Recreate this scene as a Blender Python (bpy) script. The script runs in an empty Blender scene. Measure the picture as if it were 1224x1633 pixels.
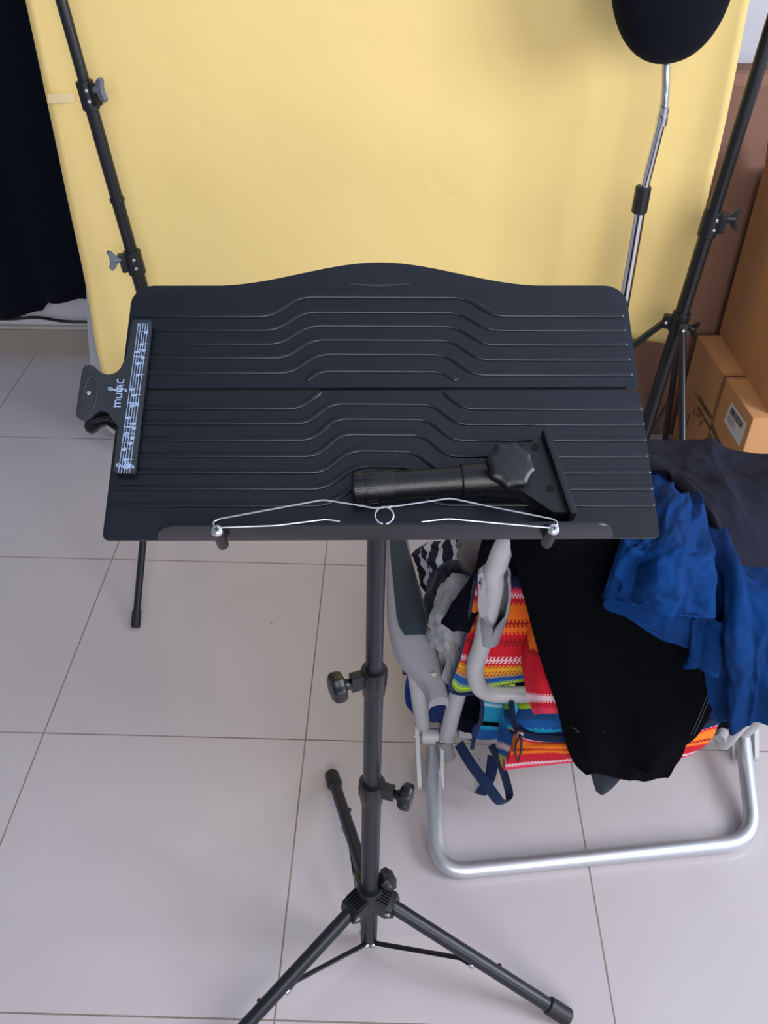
import bpy, bmesh, math, random
from mathutils import Vector, Matrix, noise
random.seed(7)
PI = math.pi
V = Vector
S = bpy.context.scene

# ------------------------------------------------------------------ camera
FPX, PITCH, ROLL, CAMH = 1420.0, math.radians(38.512), math.radians(0.9), 1.677
CAM = V((0, 0, CAMH))
FW = V((0, math.cos(PITCH), -math.sin(PITCH)))
UP = V((0, math.sin(PITCH), math.cos(PITCH)))
RT = V((1, 0, 0))
cR = RT * math.cos(ROLL) + UP * math.sin(ROLL)
cU = -RT * math.sin(ROLL) + UP * math.cos(ROLL)
cd = bpy.data.cameras.new('camera')
cam = bpy.data.objects.new('camera', cd)
S.collection.objects.link(cam)
cd.sensor_fit = 'VERTICAL'
cd.sensor_height = 24.0
cd.lens = 24.0 * FPX / 1633.0
cd.clip_start = 0.02
m = Matrix.Identity(4)
for i in range(3):
    m[i][0], m[i][1], m[i][2], m[i][3] = cR[i], cU[i], -FW[i], CAM[i]
cam.matrix_world = m
S.camera = cam

def ray(x, y):
    u = (x - 612) / FPX
    v = (y - 816.5) / FPX
    return FW + cR * u - cU * v
def at(x, y, Y):                    # point seen at photo pixel x, y that stands at depth Y in the room
    d = ray(x, y)
    return CAM + d * (Y / d.y)
def atz(x, y, z=0.0):               # same, at height z
    d = ray(x, y)
    return CAM + d * ((z - CAMH) / d.z)

# ------------------------------------------------------------------ world, lights, exposure
S.view_settings.view_transform = 'Standard'
S.view_settings.look = 'None'
S.view_settings.exposure = 0.72
S.view_settings.gamma = 1.0
S.view_settings.use_curve_mapping = False
w = bpy.data.worlds.new('room_light')
S.world = w
w.use_nodes = True
bg = w.node_tree.nodes['Background']
wn, wl = w.node_tree.nodes, w.node_tree.links
wtc = wn.new('ShaderNodeTexCoord'); wsp = wn.new('ShaderNodeSeparateXYZ'); wl.new(wtc.outputs['Generated'], wsp.inputs[0])
wmr = wn.new('ShaderNodeMapRange'); wmr.inputs['From Min'].default_value = -0.4; wmr.inputs['From Max'].default_value = 0.5
wl.new(wsp.outputs['X'], wmr.inputs['Value'])
wmx = wn.new('ShaderNodeMixRGB'); wl.new(wmr.outputs[0], wmx.inputs[0])       # dim room to the left, daylit side to the right
wmx.inputs[1].default_value = (0.20, 0.22, 0.27, 1); wmx.inputs[2].default_value = (0.68, 0.78, 1.0, 1)
wl.new(wmx.outputs[0], bg.inputs[0])
bg.inputs[1].default_value = 0.72

def area(name, loc, target, sx, sy, power, col):
    l = bpy.data.lights.new(name, 'AREA')
    l.shape = 'RECTANGLE'; l.size = sx; l.size_y = sy
    l.energy = power; l.color = col
    o = bpy.data.objects.new(name, l)
    S.collection.objects.link(o)
    o.location = loc
    o.rotation_euler = (V(target) - V(loc)).to_track_quat('-Z', 'Y').to_euler()
    return o
area('window_daylight', (2.6, 0.25, 2.0), (0.0, 1.5, 0.7), 1.2, 1.2, 45, (0.90, 0.94, 1.0))
area('rear_fill', (0.5, -2.4, 2.4), (-0.1, 2.2, 0.9), 2.2, 1.6, 52, (1.0, 0.95, 0.90))  # added fill lamp behind the camera, lifts the far floor; no balcony known

# ------------------------------------------------------------------ helpers
def mat(name, col, rough=0.5, metal=0.0, spec=0.5, noise_amt=0.0, noise_scale=20, bump=0.0, bump_scale=200, sheen=0.0, coat=0.0, alpha=None):
    mt = bpy.data.materials.new(name); mt.use_nodes = True
    nt = mt.node_tree; b = nt.nodes['Principled BSDF']
    b.inputs['Base Color'].default_value = (*col, 1)
    b.inputs['Roughness'].default_value = rough
    b.inputs['Metallic'].default_value = metal
    b.inputs['Specular IOR Level'].default_value = spec
    if sheen: b.inputs['Sheen Weight'].default_value = sheen
    if coat: b.inputs['Coat Weight'].default_value = coat
    if alpha is not None: b.inputs['Alpha'].default_value = alpha
    tc = nt.nodes.new('ShaderNodeTexCoord')
    if noise_amt:
        n = nt.nodes.new('ShaderNodeTexNoise'); n.inputs['Scale'].default_value = noise_scale
        n.inputs['Detail'].default_value = 6
        nt.links.new(tc.outputs['Object'], n.inputs['Vector'])
        r = nt.nodes.new('ShaderNodeMixRGB'); r.blend_type = 'MIX'
        r.inputs[1].default_value = (*[c * (1 - noise_amt) for c in col], 1)
        r.inputs[2].default_value = (*[min(1, c * (1 + noise_amt)) for c in col], 1)
        nt.links.new(n.outputs['Fac'], r.inputs[0])
        nt.links.new(r.outputs[0], b.inputs['Base Color'])
    if bump:
        n2 = nt.nodes.new('ShaderNodeTexNoise'); n2.inputs['Scale'].default_value = bump_scale
        n2.inputs['Detail'].default_value = 4
        nt.links.new(tc.outputs['Object'], n2.inputs['Vector'])
        bp = nt.nodes.new('ShaderNodeBump'); bp.inputs['Strength'].default_value = bump
        bp.inputs['Distance'].default_value = 0.004
        nt.links.new(n2.outputs['Fac'], bp.inputs['Height'])
        nt.links.new(bp.outputs[0], b.inputs['Normal'])
    return mt

def srgb(r, g, b):
    f = lambda c: ((c / 255 + 0.055) / 1.055) ** 2.4 if c > 10 else c / 255 / 12.92
    return (f(r), f(g), f(b))

def newobj(name, bm, mt, parent=None, smooth=True, angle=40):
    me = bpy.data.meshes.new(name)
    bmesh.ops.recalc_face_normals(bm, faces=bm.faces)
    bm.to_mesh(me); bm.free()
    o = bpy.data.objects.new(name, me)
    S.collection.objects.link(o)
    if mt: 
        for q in (mt if isinstance(mt, (list, tuple)) else [mt]): me.materials.append(q)
    if smooth:
        me.polygons.foreach_set('use_smooth', [True] * len(me.polygons))
        me.set_sharp_from_angle(angle=math.radians(angle))
    if parent: o.parent = parent; o.matrix_parent_inverse = Matrix.Translation(-parent.location)
    return o

def empty(name, loc, label, cat, group=None):
    o = bpy.data.objects.new(name, None); S.collection.objects.link(o)
    o.location = loc; o['label'] = label; o['category'] = cat
    if group: o['group'] = group
    return o
def tag(o, label, cat, group=None):
    o['label'] = label; o['category'] = cat
    if group: o['group'] = group
    return o

def frame_from(d):
    d = d.normalized()
    a = V((0, 0, 1)) if abs(d.z) < 0.9 else V((1, 0, 0))
    x = a.cross(d).normalized(); y = d.cross(x).normalized()
    return x, y

def tube(bm, pts, r, n=20, caps=True, flat=1.0, closed=False, updir=None):
    pts = [V(p) for p in pts]; N = len(pts)
    rs = r if isinstance(r, (list, tuple)) else [r] * N
    rings = []; px = None
    for i, p in enumerate(pts):
        if closed: t = pts[(i + 1) % N] - pts[i - 1]
        elif i == 0: t = pts[1] - p
        elif i == N - 1: t = p - pts[-2]
        else: t = (pts[i + 1] - p).normalized() + (p - pts[i - 1]).normalized()
        t.normalize()
        if px is None:
            if updir is not None: x = updir.cross(t).normalized()
            else: x, _ = frame_from(t)
        else: x = (px - t * px.dot(t)).normalized()
        y = t.cross(x); px = x
        rings.append([bm.verts.new(p + x * (rs[i] * math.cos(2 * PI * k / n)) + y * (flat * rs[i] * math.sin(2 * PI * k / n))) for k in range(n)])
    M_ = N if closed else N - 1
    for i in range(M_):
        a, b = rings[i], rings[(i + 1) % N]
        for k in range(n):
            bm.faces.new((a[k], a[(k + 1) % n], b[(k + 1) % n], b[k]))
    if caps and not closed:
        bm.faces.new(rings[0][::-1]); bm.faces.new(rings[-1])

def rod(bm, p0, p1, r, n=20, bev=0.0015, r2=None):
    p0, p1 = V(p0), V(p1); d = (p1 - p0).normalized(); r2 = r2 or r
    tube(bm, [p0, p0 + d * bev, p1 - d * bev, p1], [r - bev, r, r2, r2 - bev], n)

def smooth_path(pts, rad, seg=6):
    pts = [V(p) for p in pts]; out = [pts[0]]
    for i in range(1, len(pts) - 1):
        a, b, c = pts[i - 1], pts[i], pts[i + 1]
        r = min(rad, (a - b).length * 0.49, (c - b).length * 0.49)
        s = b + (a - b).normalized() * r; e = b + (c - b).normalized() * r
        for k in range(seg + 1):
            t = k / seg
            out.append(s * (1 - t) ** 2 + b * 2 * t * (1 - t) + e * t * t)
    out.append(pts[-1]); return out

def box(bm, c, size, M3=None, bev=0.0):
    b2 = bmesh.new(); bmesh.ops.create_cube(b2, size=1)
    for v in b2.verts: v.co = V((v.co.x * size[0], v.co.y * size[1], v.co.z * size[2]))
    if bev: bmesh.ops.bevel(b2, geom=b2.edges[:], offset=bev, segments=2, affect='EDGES', profile=0.7)
    T = Matrix.Translation(V(c)) @ (M3.to_4x4() if M3 else Matrix.Identity(4))
    bmesh.ops.transform(b2, matrix=T, verts=b2.verts)
    merge(bm, b2)

def merge(bm, b2):
    mp = {}
    for v in b2.verts: mp[v] = bm.verts.new(v.co)
    for f in b2.faces:
        try: bm.faces.new([mp[v] for v in f.verts])
        except ValueError: pass
    b2.free()

def prism(bm, pts, off, bev=0.0):
    """polygon pts (3D, planar) extruded by vector off"""
    b2 = bmesh.new()
    a = [b2.verts.new(V(p)) for p in pts]; b = [b2.verts.new(V(p) + off) for p in pts]
    n = len(pts)
    b2.faces.new(a); b2.faces.new(b[::-1])
    for i in range(n): b2.faces.new((a[i], b[i], b[(i + 1) % n], a[(i + 1) % n]))
    bmesh.ops.recalc_face_normals(b2, faces=b2.faces)
    if bev:
        eds = [e for e in b2.edges if len(e.link_faces) == 2 and (len(e.link_faces[0].verts) > 4 or len(e.link_faces[1].verts) > 4 or n <= 4)]
        bmesh.ops.bevel(b2, geom=eds, offset=bev, segments=2, affect='EDGES', profile=0.7)
    merge(bm, b2)

def basis(x, y, z): return Matrix((x, y, z)).transposed()

def disc(bm, c, n, r, h, seg=20):
    n = V(n).normalized(); tube(bm, [V(c), V(c) + n * h * 0.7, V(c) + n * h], [r, r, r * 0.75], seg)

def cr(a, b, c, d, t):
    return 0.5 * ((2 * b) + (c - a) * t + (2 * a - 5 * b + 4 * c - d) * t * t + (3 * b - a - 3 * c + d) * t ** 3)
def resample(pts, n):
    N = len(pts); out = []
    for k in range(n + 1):
        f = k / n * (N - 1); i = min(int(f), N - 2); t = f - i
        a = pts[max(i - 1, 0)] if i > 0 else pts[0] * 2 - pts[1]
        d = pts[i + 2] if i + 2 < N else pts[-1] * 2 - pts[-2]
        out.append(cr(a, pts[i], pts[i + 1], d, t))
    return out

def cloth(bm, rows, nu=60, nv=60, disp=None, thick=0.004, bulge=0.0, away=None):
    """surface through a net of 3D points (rows top to bottom); closed with a real back side"""
    R = [resample([V(p) for p in r], nu) for r in rows]
    cols = [resample([R[j][i] for j in range(len(R))], nv) for i in range(nu + 1)]
    G = [[cols[i][j] for i in range(nu + 1)] for j in range(nv + 1)]
    def nrm(i, j):
        du = G[j][min(i + 1, nu)] - G[j][max(i - 1, 0)]
        dv = G[min(j + 1, nv)][i] - G[max(j - 1, 0)][i]
        n = du.cross(dv)
        n = n.normalized() if n.length > 1e-12 else V((0, -1, 0))
        return n if n.dot(CAM - G[j][i]) > 0 else -n
    NR = [[nrm(i, j) for i in range(nu + 1)] for j in range(nv + 1)]
    F = [[None] * (nu + 1) for _ in range(nv + 1)]; B = [[None] * (nu + 1) for _ in range(nv + 1)]
    uvl = bm.loops.layers.uv.verify()
    for j in range(nv + 1):
        for i in range(nu + 1):
            u, v = i / nu, j / nv; n = NR[j][i]
            d = disp(u, v) if disp else 0
            p = G[j][i] + n * d
            F[j][i] = bm.verts.new(p)
            t = thick + bulge * (max(0, math.sin(PI * u)) * max(0, math.sin(PI * v))) ** 0.5
            q = p + (away.normalized() if away else -n) * t
            B[j][i] = bm.verts.new(q)
    def quad(a, b, c, d, uv):
        try: f = bm.faces.new((a, b, c, d))
        except ValueError: return
        for l, q in zip(f.loops, uv): l[uvl].uv = q
    for j in range(nv):
        for i in range(nu):
            uv = [(i / nu, j / nv), ((i + 1) / nu, j / nv), ((i + 1) / nu, (j + 1) / nv), (i / nu, (j + 1) / nv)]
            quad(F[j][i], F[j][i + 1], F[j + 1][i + 1], F[j + 1][i], uv)
            quad(B[j][i], B[j + 1][i], B[j + 1][i + 1], B[j][i + 1], [uv[0], uv[3], uv[2], uv[1]])
    for j in range(nv):
        for i in (0, nu):
            uv = [(i / nu, j / nv), (i / nu, (j + 1) / nv)]
            quad(F[j][i], F[j + 1][i], B[j + 1][i], B[j][i], [uv[0], uv[1], uv[1], uv[0]])
    for i in range(nu):
        for j in (0, nv):
            uv = [(i / nu, j / nv), ((i + 1) / nu, j / nv)]
            quad(F[j][i], F[j][i + 1], B[j][i + 1], B[j][i], [uv[0], uv[1], uv[1], uv[0]])

def P3(rows):                                    # rows of (px, py, Y)
    n = max(len(r) for r in rows)
    return [resample([at(*p) for p in r], n - 1) if len(r) != n else [at(*p) for p in r] for r in rows]

def wr(seed, amp, su, sv, ridge=0.0, ang=0.0):   # wrinkles
    ca, sa = math.cos(ang), math.sin(ang)
    def f(u, v):
        a, b = u * ca + v * sa, -u * sa + v * ca
        q = noise.fractal(V((a * su + seed, b * sv, seed * 1.7)), 0.9, 2.1, 3)
        r_ = 1 - abs(noise.noise(V((a * su * .8 + seed * 3, b * sv * .8, 4.2)))) * 2.2
        return amp * (q + ridge * r_)
    return f

# ------------------------------------------------------------------ materials
M = {}
M['plastic'] = mat('black_plastic', srgb(17, 18, 22), 0.36, bump=0.12, bump_scale=900)
M['desk'] = mat('black_powder_coat', srgb(17, 21, 30), 0.31, spec=0.42, bump=0.05, bump_scale=1500)
M['tube'] = mat('black_painted_steel', srgb(22, 25, 33), 0.38, spec=0.45, bump=0.05, bump_scale=1500)
M['rubber'] = mat('black_rubber', srgb(17, 17, 20), 0.5)
M['chrome'] = mat('chrome', (0.75, 0.76, 0.78), 0.16, 1.0)
M['steel'] = mat('zinc_steel', (0.55, 0.55, 0.56), 0.35, 1.0)
M['alu'] = mat('brushed_aluminium', (0.62, 0.63, 0.66), 0.42, 0.85, noise_amt=.06, noise_scale=60, bump=.1, bump_scale=400)
M['greyp'] = mat('grey_plastic', srgb(150, 148, 154), 0.5, bump=0.1, bump_scale=900)
M['greytube'] = mat('grey_painted_tube', srgb(176, 175, 178), 0.45, bump=0.06, bump_scale=700)
M['teal'] = mat('dark_slate_pad', srgb(34, 49, 64), 0.7, bump=0.3, bump_scale=1200)
M['print'] = mat('pale_blue_print', srgb(150, 172, 205), 0.6)
M['standblk'] = mat('satin_black_metal', srgb(20, 21, 23), 0.3, spec=0.5)
M['greyknob'] = mat('grey_knob_plastic', srgb(96, 102, 112), 0.5)
M['cord'] = mat('black_cord', srgb(20, 20, 22), 0.5)

def fabric(name, col, amt=.25, spec=.2, scale=30, bump=.35, bscale=700, rough=0.9, sheen=.12, weave=True, ribs=None):
    mt = mat(name, col, rough, spec=spec, noise_amt=amt, noise_scale=scale, sheen=sheen)
    nt = mt.node_tree; b = nt.nodes['Principled BSDF']; tc = nt.nodes.new('ShaderNodeTexCoord')
    if ribs:
        wv = nt.nodes.new('ShaderNodeTexWave'); wv.inputs['Scale'].default_value = ribs
        nt.links.new(tc.outputs['UV'], wv.inputs['Vector']); h = wv.outputs['Fac']
        wv.bands_direction = 'X'
    else:
        n2 = nt.nodes.new('ShaderNodeTexNoise'); n2.inputs['Scale'].default_value = bscale
        nt.links.new(tc.outputs['Object'], n2.inputs['Vector']); h = n2.outputs['Fac']
    bp = nt.nodes.new('ShaderNodeBump'); bp.inputs['Strength'].default_value = bump
    bp.inputs['Distance'].default_value = 0.0015
    nt.links.new(h, bp.inputs['Height']); nt.links.new(bp.outputs[0], b.inputs['Normal'])
    return mt
M['blk_rib'] = fabric('black_ribbed_jersey', srgb(8, 10, 14), .2, .03, 40, .6, ribs=55, sheen=0)
M['blk'] = fabric('black_jersey', srgb(8, 8, 12), spec=.04, sheen=0)
M['navy'] = fabric('navy_jersey', srgb(10, 13, 24), spec=.06, sheen=0)
M['blue'] = fabric('blue_linen', srgb(3, 44, 94), .55, .12, 25, .5, 500, sheen=0)
M['royal'] = fabric('royal_blue_nylon', srgb(20, 52, 130), .3, .2, 18, .2, 300, rough=.55)
M['char'] = fabric('charcoal_cotton', srgb(33, 34, 47), .28, .1, 22, .5, 450, sheen=0)
M['taupe'] = fabric('grey_brown_cotton', srgb(92, 86, 86), .1, .2, 30, .3)
M['heather'] = fabric('heather_grey_jersey', srgb(150, 152, 156), .22, .2, 160, .3)
M['felt'] = fabric('black_stretch_cloth', srgb(14, 16, 25), .2, .08, 60, .2, sheen=.03)
M['strap'] = fabric('navy_webbing', srgb(18, 36, 70), .15, .2, 90, .3)
M['cyan'] = fabric('cyan_cloth', srgb(30, 150, 175))

def stripes(name, stops, ticks=60, axis='Y', tooth=.024):
    """knit stripe fabric: constant bands along uv + small stitched ticks on the band edges"""
    mt = bpy.data.materials.new(name); mt.use_nodes = True; nt = mt.node_tree; N = nt.nodes; L = nt.links
    b = N['Principled BSDF']; b.inputs['Roughness'].default_value = .85; b.inputs['Specular IOR Level'].default_value = .2
    tc = N.new('ShaderNodeTexCoord'); sp = N.new('ShaderNodeSeparateXYZ'); L.new(tc.outputs['UV'], sp.inputs[0])
    along, across = (sp.outputs['Y'], sp.outputs['X']) if axis == 'Y' else (sp.outputs['X'], sp.outputs['Y'])
    nz = N.new('ShaderNodeTexNoise'); nz.inputs['Scale'].default_value = ticks * .55; nz.inputs['Detail'].default_value = 1
    L.new(tc.outputs['UV'], nz.inputs['Vector'])
    # comb-like teeth: shift the coordinate with a square wave across
    mu = N.new('ShaderNodeMath'); mu.operation = 'MULTIPLY'; mu.inputs[1].default_value = ticks * 2 * PI
    L.new(across, mu.inputs[0])
    jit = N.new('ShaderNodeMath'); jit.operation = 'MULTIPLY_ADD'; jit.inputs[1].default_value = 2.6
    L.new(nz.outputs['Fac'], jit.inputs[0]); L.new(mu.outputs[0], jit.inputs[2])
    sn = N.new('ShaderNodeMath'); sn.operation = 'SINE'; L.new(jit.outputs[0], sn.inputs[0])
    sg = N.new('ShaderNodeMath'); sg.operation = 'GREATER_THAN'; sg.inputs[1].default_value = 0.1; L.new(sn.outputs[0], sg.inputs[0])
    ad = N.new('ShaderNodeMath'); ad.operation = 'MULTIPLY_ADD'; ad.inputs[1].default_value = tooth
    L.new(sg.outputs[0], ad.inputs[0]); L.new(along, ad.inputs[2])
    rp = N.new('ShaderNodeValToRGB'); rp.color_ramp.interpolation = 'CONSTANT'
    el = rp.color_ramp.elements
    while len(el) > 1: el.remove(el[-1])
    el[0].position = 0; el[0].color = (*srgb(*stops[0][1]), 1)
    for p, c in stops[1:]:
        e = el.new(p); e.color = (*srgb(*c), 1)
    L.new(ad.outputs[0], rp.inputs[0]); L.new(rp.outputs[0], b.inputs['Base Color'])
    wv = N.new('ShaderNodeTexNoise'); wv.inputs['Scale'].default_value = 600; L.new(tc.outputs['Object'], wv.inputs['Vector'])
    bp = N.new('ShaderNodeBump'); bp.inputs['Strength'].default_value = .35; bp.inputs['Distance'].default_value = .0015
    L.new(wv.outputs['Fac'], bp.inputs['Height']); L.new(bp.outputs[0], b.inputs['Normal'])
    return mt
RED, ORG, PNK, YEL, BLU, GRN, CYN, WHT, DRD, NVY, LIM = (200, 24, 44), (232, 112, 32), (226, 60, 90), (222, 160, 40), (20, 82, 150), (140, 185, 40), (30, 150, 190), (228, 190, 200), (150, 26, 30), (18, 30, 70), (165, 200, 50)

# ------------------------------------------------------------------ the setting
TILE = 0.6
def floor_mat():
    mt = bpy.data.materials.new('glazed_floor_tiles'); mt.use_nodes = True; nt = mt.node_tree; N = nt.nodes; L = nt.links
    b = N['Principled BSDF']; tc = N.new('ShaderNodeTexCoord')
    mp = N.new('ShaderNodeMapping'); L.new(tc.outputs['Object'], mp.inputs[0])
    n1 = N.new('ShaderNodeTexNoise'); n1.inputs['Scale'].default_value = 2.2; n1.inputs['Detail'].default_value = 5; L.new(tc.outputs['Object'], n1.inputs['Vector'])
    c1 = N.new('ShaderNodeMixRGB'); c1.inputs[1].default_value = (*srgb(178, 170, 170), 1); c1.inputs[2].default_value = (*srgb(191, 183, 186), 1)
    L.new(n1.outputs['Fac'], c1.inputs[0])
    sp = N.new('ShaderNodeSeparateXYZ'); L.new(mp.outputs[0], sp.inputs[0])
    ds = []
    for ax in ('X', 'Y'):
        d = N.new('ShaderNodeMath'); d.operation = 'DIVIDE'; d.inputs[1].default_value = TILE; L.new(sp.outputs[ax], d.inputs[0])
        pp = N.new('ShaderNodeMath'); pp.operation = 'PINGPONG'; pp.inputs[1].default_value = 0.5; L.new(d.outputs[0], pp.inputs[0])
        ds.append(pp)
    mn = N.new('ShaderNodeMath'); mn.operation = 'MINIMUM'; L.new(ds[0].outputs[0], mn.inputs[0]); L.new(ds[1].outputs[0], mn.inputs[1])
    n2 = N.new('ShaderNodeTexNoise'); n2.inputs['Scale'].default_value = 45; n2.inputs['Detail'].default_value = 4; L.new(tc.outputs['Object'], n2.inputs['Vector'])
    th = N.new('ShaderNodeMath'); th.operation = 'MULTIPLY_ADD'; th.inputs[1].default_value = 0.0022; th.inputs[2].default_value = 0.0016; L.new(n2.outputs['Fac'], th.inputs[0])
    lt = N.new('ShaderNodeMath'); lt.operation = 'LESS_THAN'; L.new(mn.outputs[0], lt.inputs[0]); L.new(th.outputs[0], lt.inputs[1])
    gc = N.new('ShaderNodeMixRGB'); gc.inputs[1].default_value = (*srgb(96, 80, 70), 1); gc.inputs[2].default_value = (*srgb(150, 138, 128), 1)
    n3 = N.new('ShaderNodeTexNoise'); n3.inputs['Scale'].default_value = 14; L.new(tc.outputs['Object'], n3.inputs['Vector']); L.new(n3.outputs['Fac'], gc.inputs[0])
    mx = N.new('ShaderNodeMixRGB'); L.new(lt.outputs[0], mx.inputs[0]); L.new(c1.outputs[0], mx.inputs[1]); L.new(gc.outputs[0], mx.inputs[2])
    # specks of dirt
    vo = N.new('ShaderNodeTexVoronoi'); vo.inputs['Scale'].default_value = 9; L.new(tc.outputs['Object'], vo.inputs['Vector'])
    sk = N.new('ShaderNodeMath'); sk.operation = 'LESS_THAN'; sk.inputs[1].default_value = .018; L.new(vo.outputs['Distance'], sk.inputs[0])
    m2 = N.new('ShaderNodeMixRGB'); m2.inputs[2].default_value = (*srgb(110, 95, 88), 1); L.new(sk.outputs[0], m2.inputs[0]); L.new(mx.outputs[0], m2.inputs[1])
    L.new(m2.outputs[0], b.inputs['Base Color'])
    rr = N.new('ShaderNodeMath'); rr.operation = 'MULTIPLY_ADD'; rr.inputs[1].default_value = .5; rr.inputs[2].default_value = .19; L.new(lt.outputs[0], rr.inputs[0]); L.new(rr.outputs[0], b.inputs['Roughness'])
    bp = N.new('ShaderNodeBump'); bp.inputs['Strength'].default_value = .5; bp.inputs['Distance'].default_value = .002; bp.invert = True
    L.new(lt.outputs[0], bp.inputs['Height']); L.new(bp.outputs[0], b.inputs['Normal'])
    return mt
bm = bmesh.new(); box(bm, (0, 0, -0.02), (9, 9, 0.04))
fl = newobj('floor', bm, floor_mat(), smooth=False)
fl.location = (-0.764 , 1.874, 0); fl.rotation_euler = (0, 0, math.radians(-0.69)); fl['kind'] = 'structure'
bm = bmesh.new(); box(bm, (0, 3.13, 1.3), (7, 0.1, 2.8))
wall = newobj('wall_back', bm, mat('white_painted_wall', srgb(200, 200, 208), .8, noise_amt=.03, noise_scale=4, bump=.1, bump_scale=60), smooth=False); wall['kind'] = 'structure'
def base_mat():
    mt = mat('grey_skirting_tile', srgb(150, 142, 132), .35, noise_amt=.05, noise_scale=8)
    return mt
bm = bmesh.new(); box(bm, (0, 3.066, 0.05), (7, 0.028, 0.10), bev=.002)
bb = newobj('baseboard_back', bm, base_mat(), smooth=False); bb['kind'] = 'structure'
bm = bmesh.new(); box(bm, (0, 3.070, 0.106), (7, 0.022, 0.012), bev=.003)
bt = newobj('trim_1', bm, mat('pale_grout_trim', srgb(178, 176, 172), .6, noise_amt=.1, noise_scale=30), smooth=False); bt['kind'] = 'structure'

# ------------------------------------------------------------------ paper backdrop
def paper_mat():
    mt = mat('yellow_background_paper', srgb(240, 211, 138), .75, spec=.25, noise_amt=.02, noise_scale=3)
    nt = mt.node_tree; N = nt.nodes; L = nt.links; b = N['Principled BSDF']; tc = N.new('ShaderNodeTexCoord')
    n = N.new('ShaderNodeTexNoise'); n.inputs['Scale'].default_value = 2.6; n.inputs['Detail'].default_value = 2.5; n.inputs['Distortion'].default_value = .5
    L.new(tc.outputs['Object'], n.inputs['Vector'])
    v = N.new('ShaderNodeTexVoronoi'); v.inputs['Scale'].default_value = 4; v.feature = 'SMOOTH_F1'; L.new(n.outputs['Color'], v.inputs['Vector'])
    ad = N.new('ShaderNodeMath'); ad.operation = 'ADD'; L.new(n.outputs['Fac'], ad.inputs[0]); L.new(v.outputs['Distance'], ad.inputs[1])
    bp = N.new('ShaderNodeBump'); bp.inputs['Strength'].default_value = .10; bp.inputs['Distance'].default_value = .03
    L.new(ad.outputs[0], bp.inputs['Height']); L.new(bp.outputs[0], b.inputs['Normal'])
    return mt
def paper_pt(u, z):
    x = -0.874 + u * (0.850 + 0.874)
    Y = 2.42 + 0.010 * math.sin(u * 9 + z * 2) + .006 * noise.noise(V((u * 5, z * 4, 1)))
    e = max(0, (u - .9) / .1); Y -= .030 * e * e; x -= .014 * e             # right edge curls forward, shaped so that the strip turns darker
    Y -= .010 * max(0, 1 - u / .15)
    return V((x, Y, z))
bm = bmesh.new(); uvl = bm.loops.layers.uv.verify(); nu, nv = 90, 70; G = []
for j in range(nv + 1):
    row = []
    for i in range(nu + 1):
        u = i / nu
        zb = 0.432 - 0.20 * max(0, 1 - u / .55) ** 1.0
        z = 2.35 - (2.35 - zb) * j / nv
        # the lower left corner narrows where the sheet rolls in
        p = paper_pt(u, z)
        p.x += (.012 * math.sin(PI * min(1, max(0, (1.3 - z) / .8)))) * u
        if z < .55:
            k = (.55 - z) / .3
            p.x -= .006 * min(1, k * 2) * max(0, 1 - u / .3)
            if z < .30: p.x += .28 * (.30 - z) * max(0, 1 - u / .4)
        row.append(bm.verts.new(p))
    G.append(row)
for j in range(nv):
    for i in range(nu): bm.faces.new((G[j][i], G[j][i + 1], G[j + 1][i + 1], G[j + 1][i]))
paper = newobj('paper_backdrop', bm, paper_mat())
sm = paper.modifiers.new('thickness', 'SOLIDIFY'); sm.thickness = .0012
tag(paper, 'large sheet of wrinkled yellow background paper hanging behind the stands', 'backdrop')
bm = bmesh.new(); cloth(bm, [[at(75, 150, 2.396), at(119, 148, 2.396)], [at(78, 165, 2.396), at(119, 163, 2.396)]], 6, 2, thick=.0006)
tp = newobj('tape', bm, mat('clear_tape', srgb(238, 214, 160), .3, spec=.6), paper); tp['label'] = 'piece of glossy clear tape'
for v in (): pass

# grey rounded panel behind the paper's lower left
bm = bmesh.new()
c0 = V((-.948, 2.52, 0.0))
pts = [(-.008, .16), (-0.012, .10), (.012, .055), (.04, .02), (.085, .004), (.16, 0), (.55, 0), (.60, .02), (.62, .06), (.62, .58), (.58, .60), (.085, .60), (.055, .56), (.032, .42), (.016, .30)]
prism(bm, [c0 + V((x, -.0, z)) for x, z in pts], V((0, .035, 0)), bev=.008)
gp = newobj('plastic_panel', bm, mat('pale_grey_plastic', srgb(160, 163, 170), .4))
tag(gp, 'pale grey panel with rounded corner showing behind lower left of yellow paper', 'panel')
gp.location.y = -.045

# ------------------------------------------------------------------ curtain
bm = bmesh.new(); rows = []
def curt(x, z): return V((x, 2.93 + .022 * math.sin(x * 34 + .5 * math.sin(z * 3)) + .012 * math.sin(x * 15 + 1), z))
nu, nv = 160, 30; G = []
x0, x1 = -2.2, -0.98
for j in range(nv + 1):
    r = []
    for i in range(nu + 1):
        x = x0 + (x1 - x0) * i / nu
        zb = .215 + .012 * math.sin(x * 9)
        if x > -1.245: zb += .045 * min(1, (x + 1.245) / .04) + .02 * min(1, max(0, (x + 1.2) / .1))
        r.append(bm.verts.new(curt(x, 2.3 - (2.3 - zb) * j / nv)))
    G.append(r)
for j in range(nv):
    for i in range(nu): bm.faces.new((G[j][i], G[j][i + 1], G[j + 1][i + 1], G[j + 1][i]))
cu = newobj('curtain', bm, fabric('dark_navy_curtain', srgb(13, 16, 28), .15, .08, 30, .2, sheen=.02))
cu.modifiers.new('thickness', 'SOLIDIFY').thickness = .004
tag(cu, 'dark navy fabric curtain hanging at the left of the yellow paper', 'curtain')
bm = bmesh.new()
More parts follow.
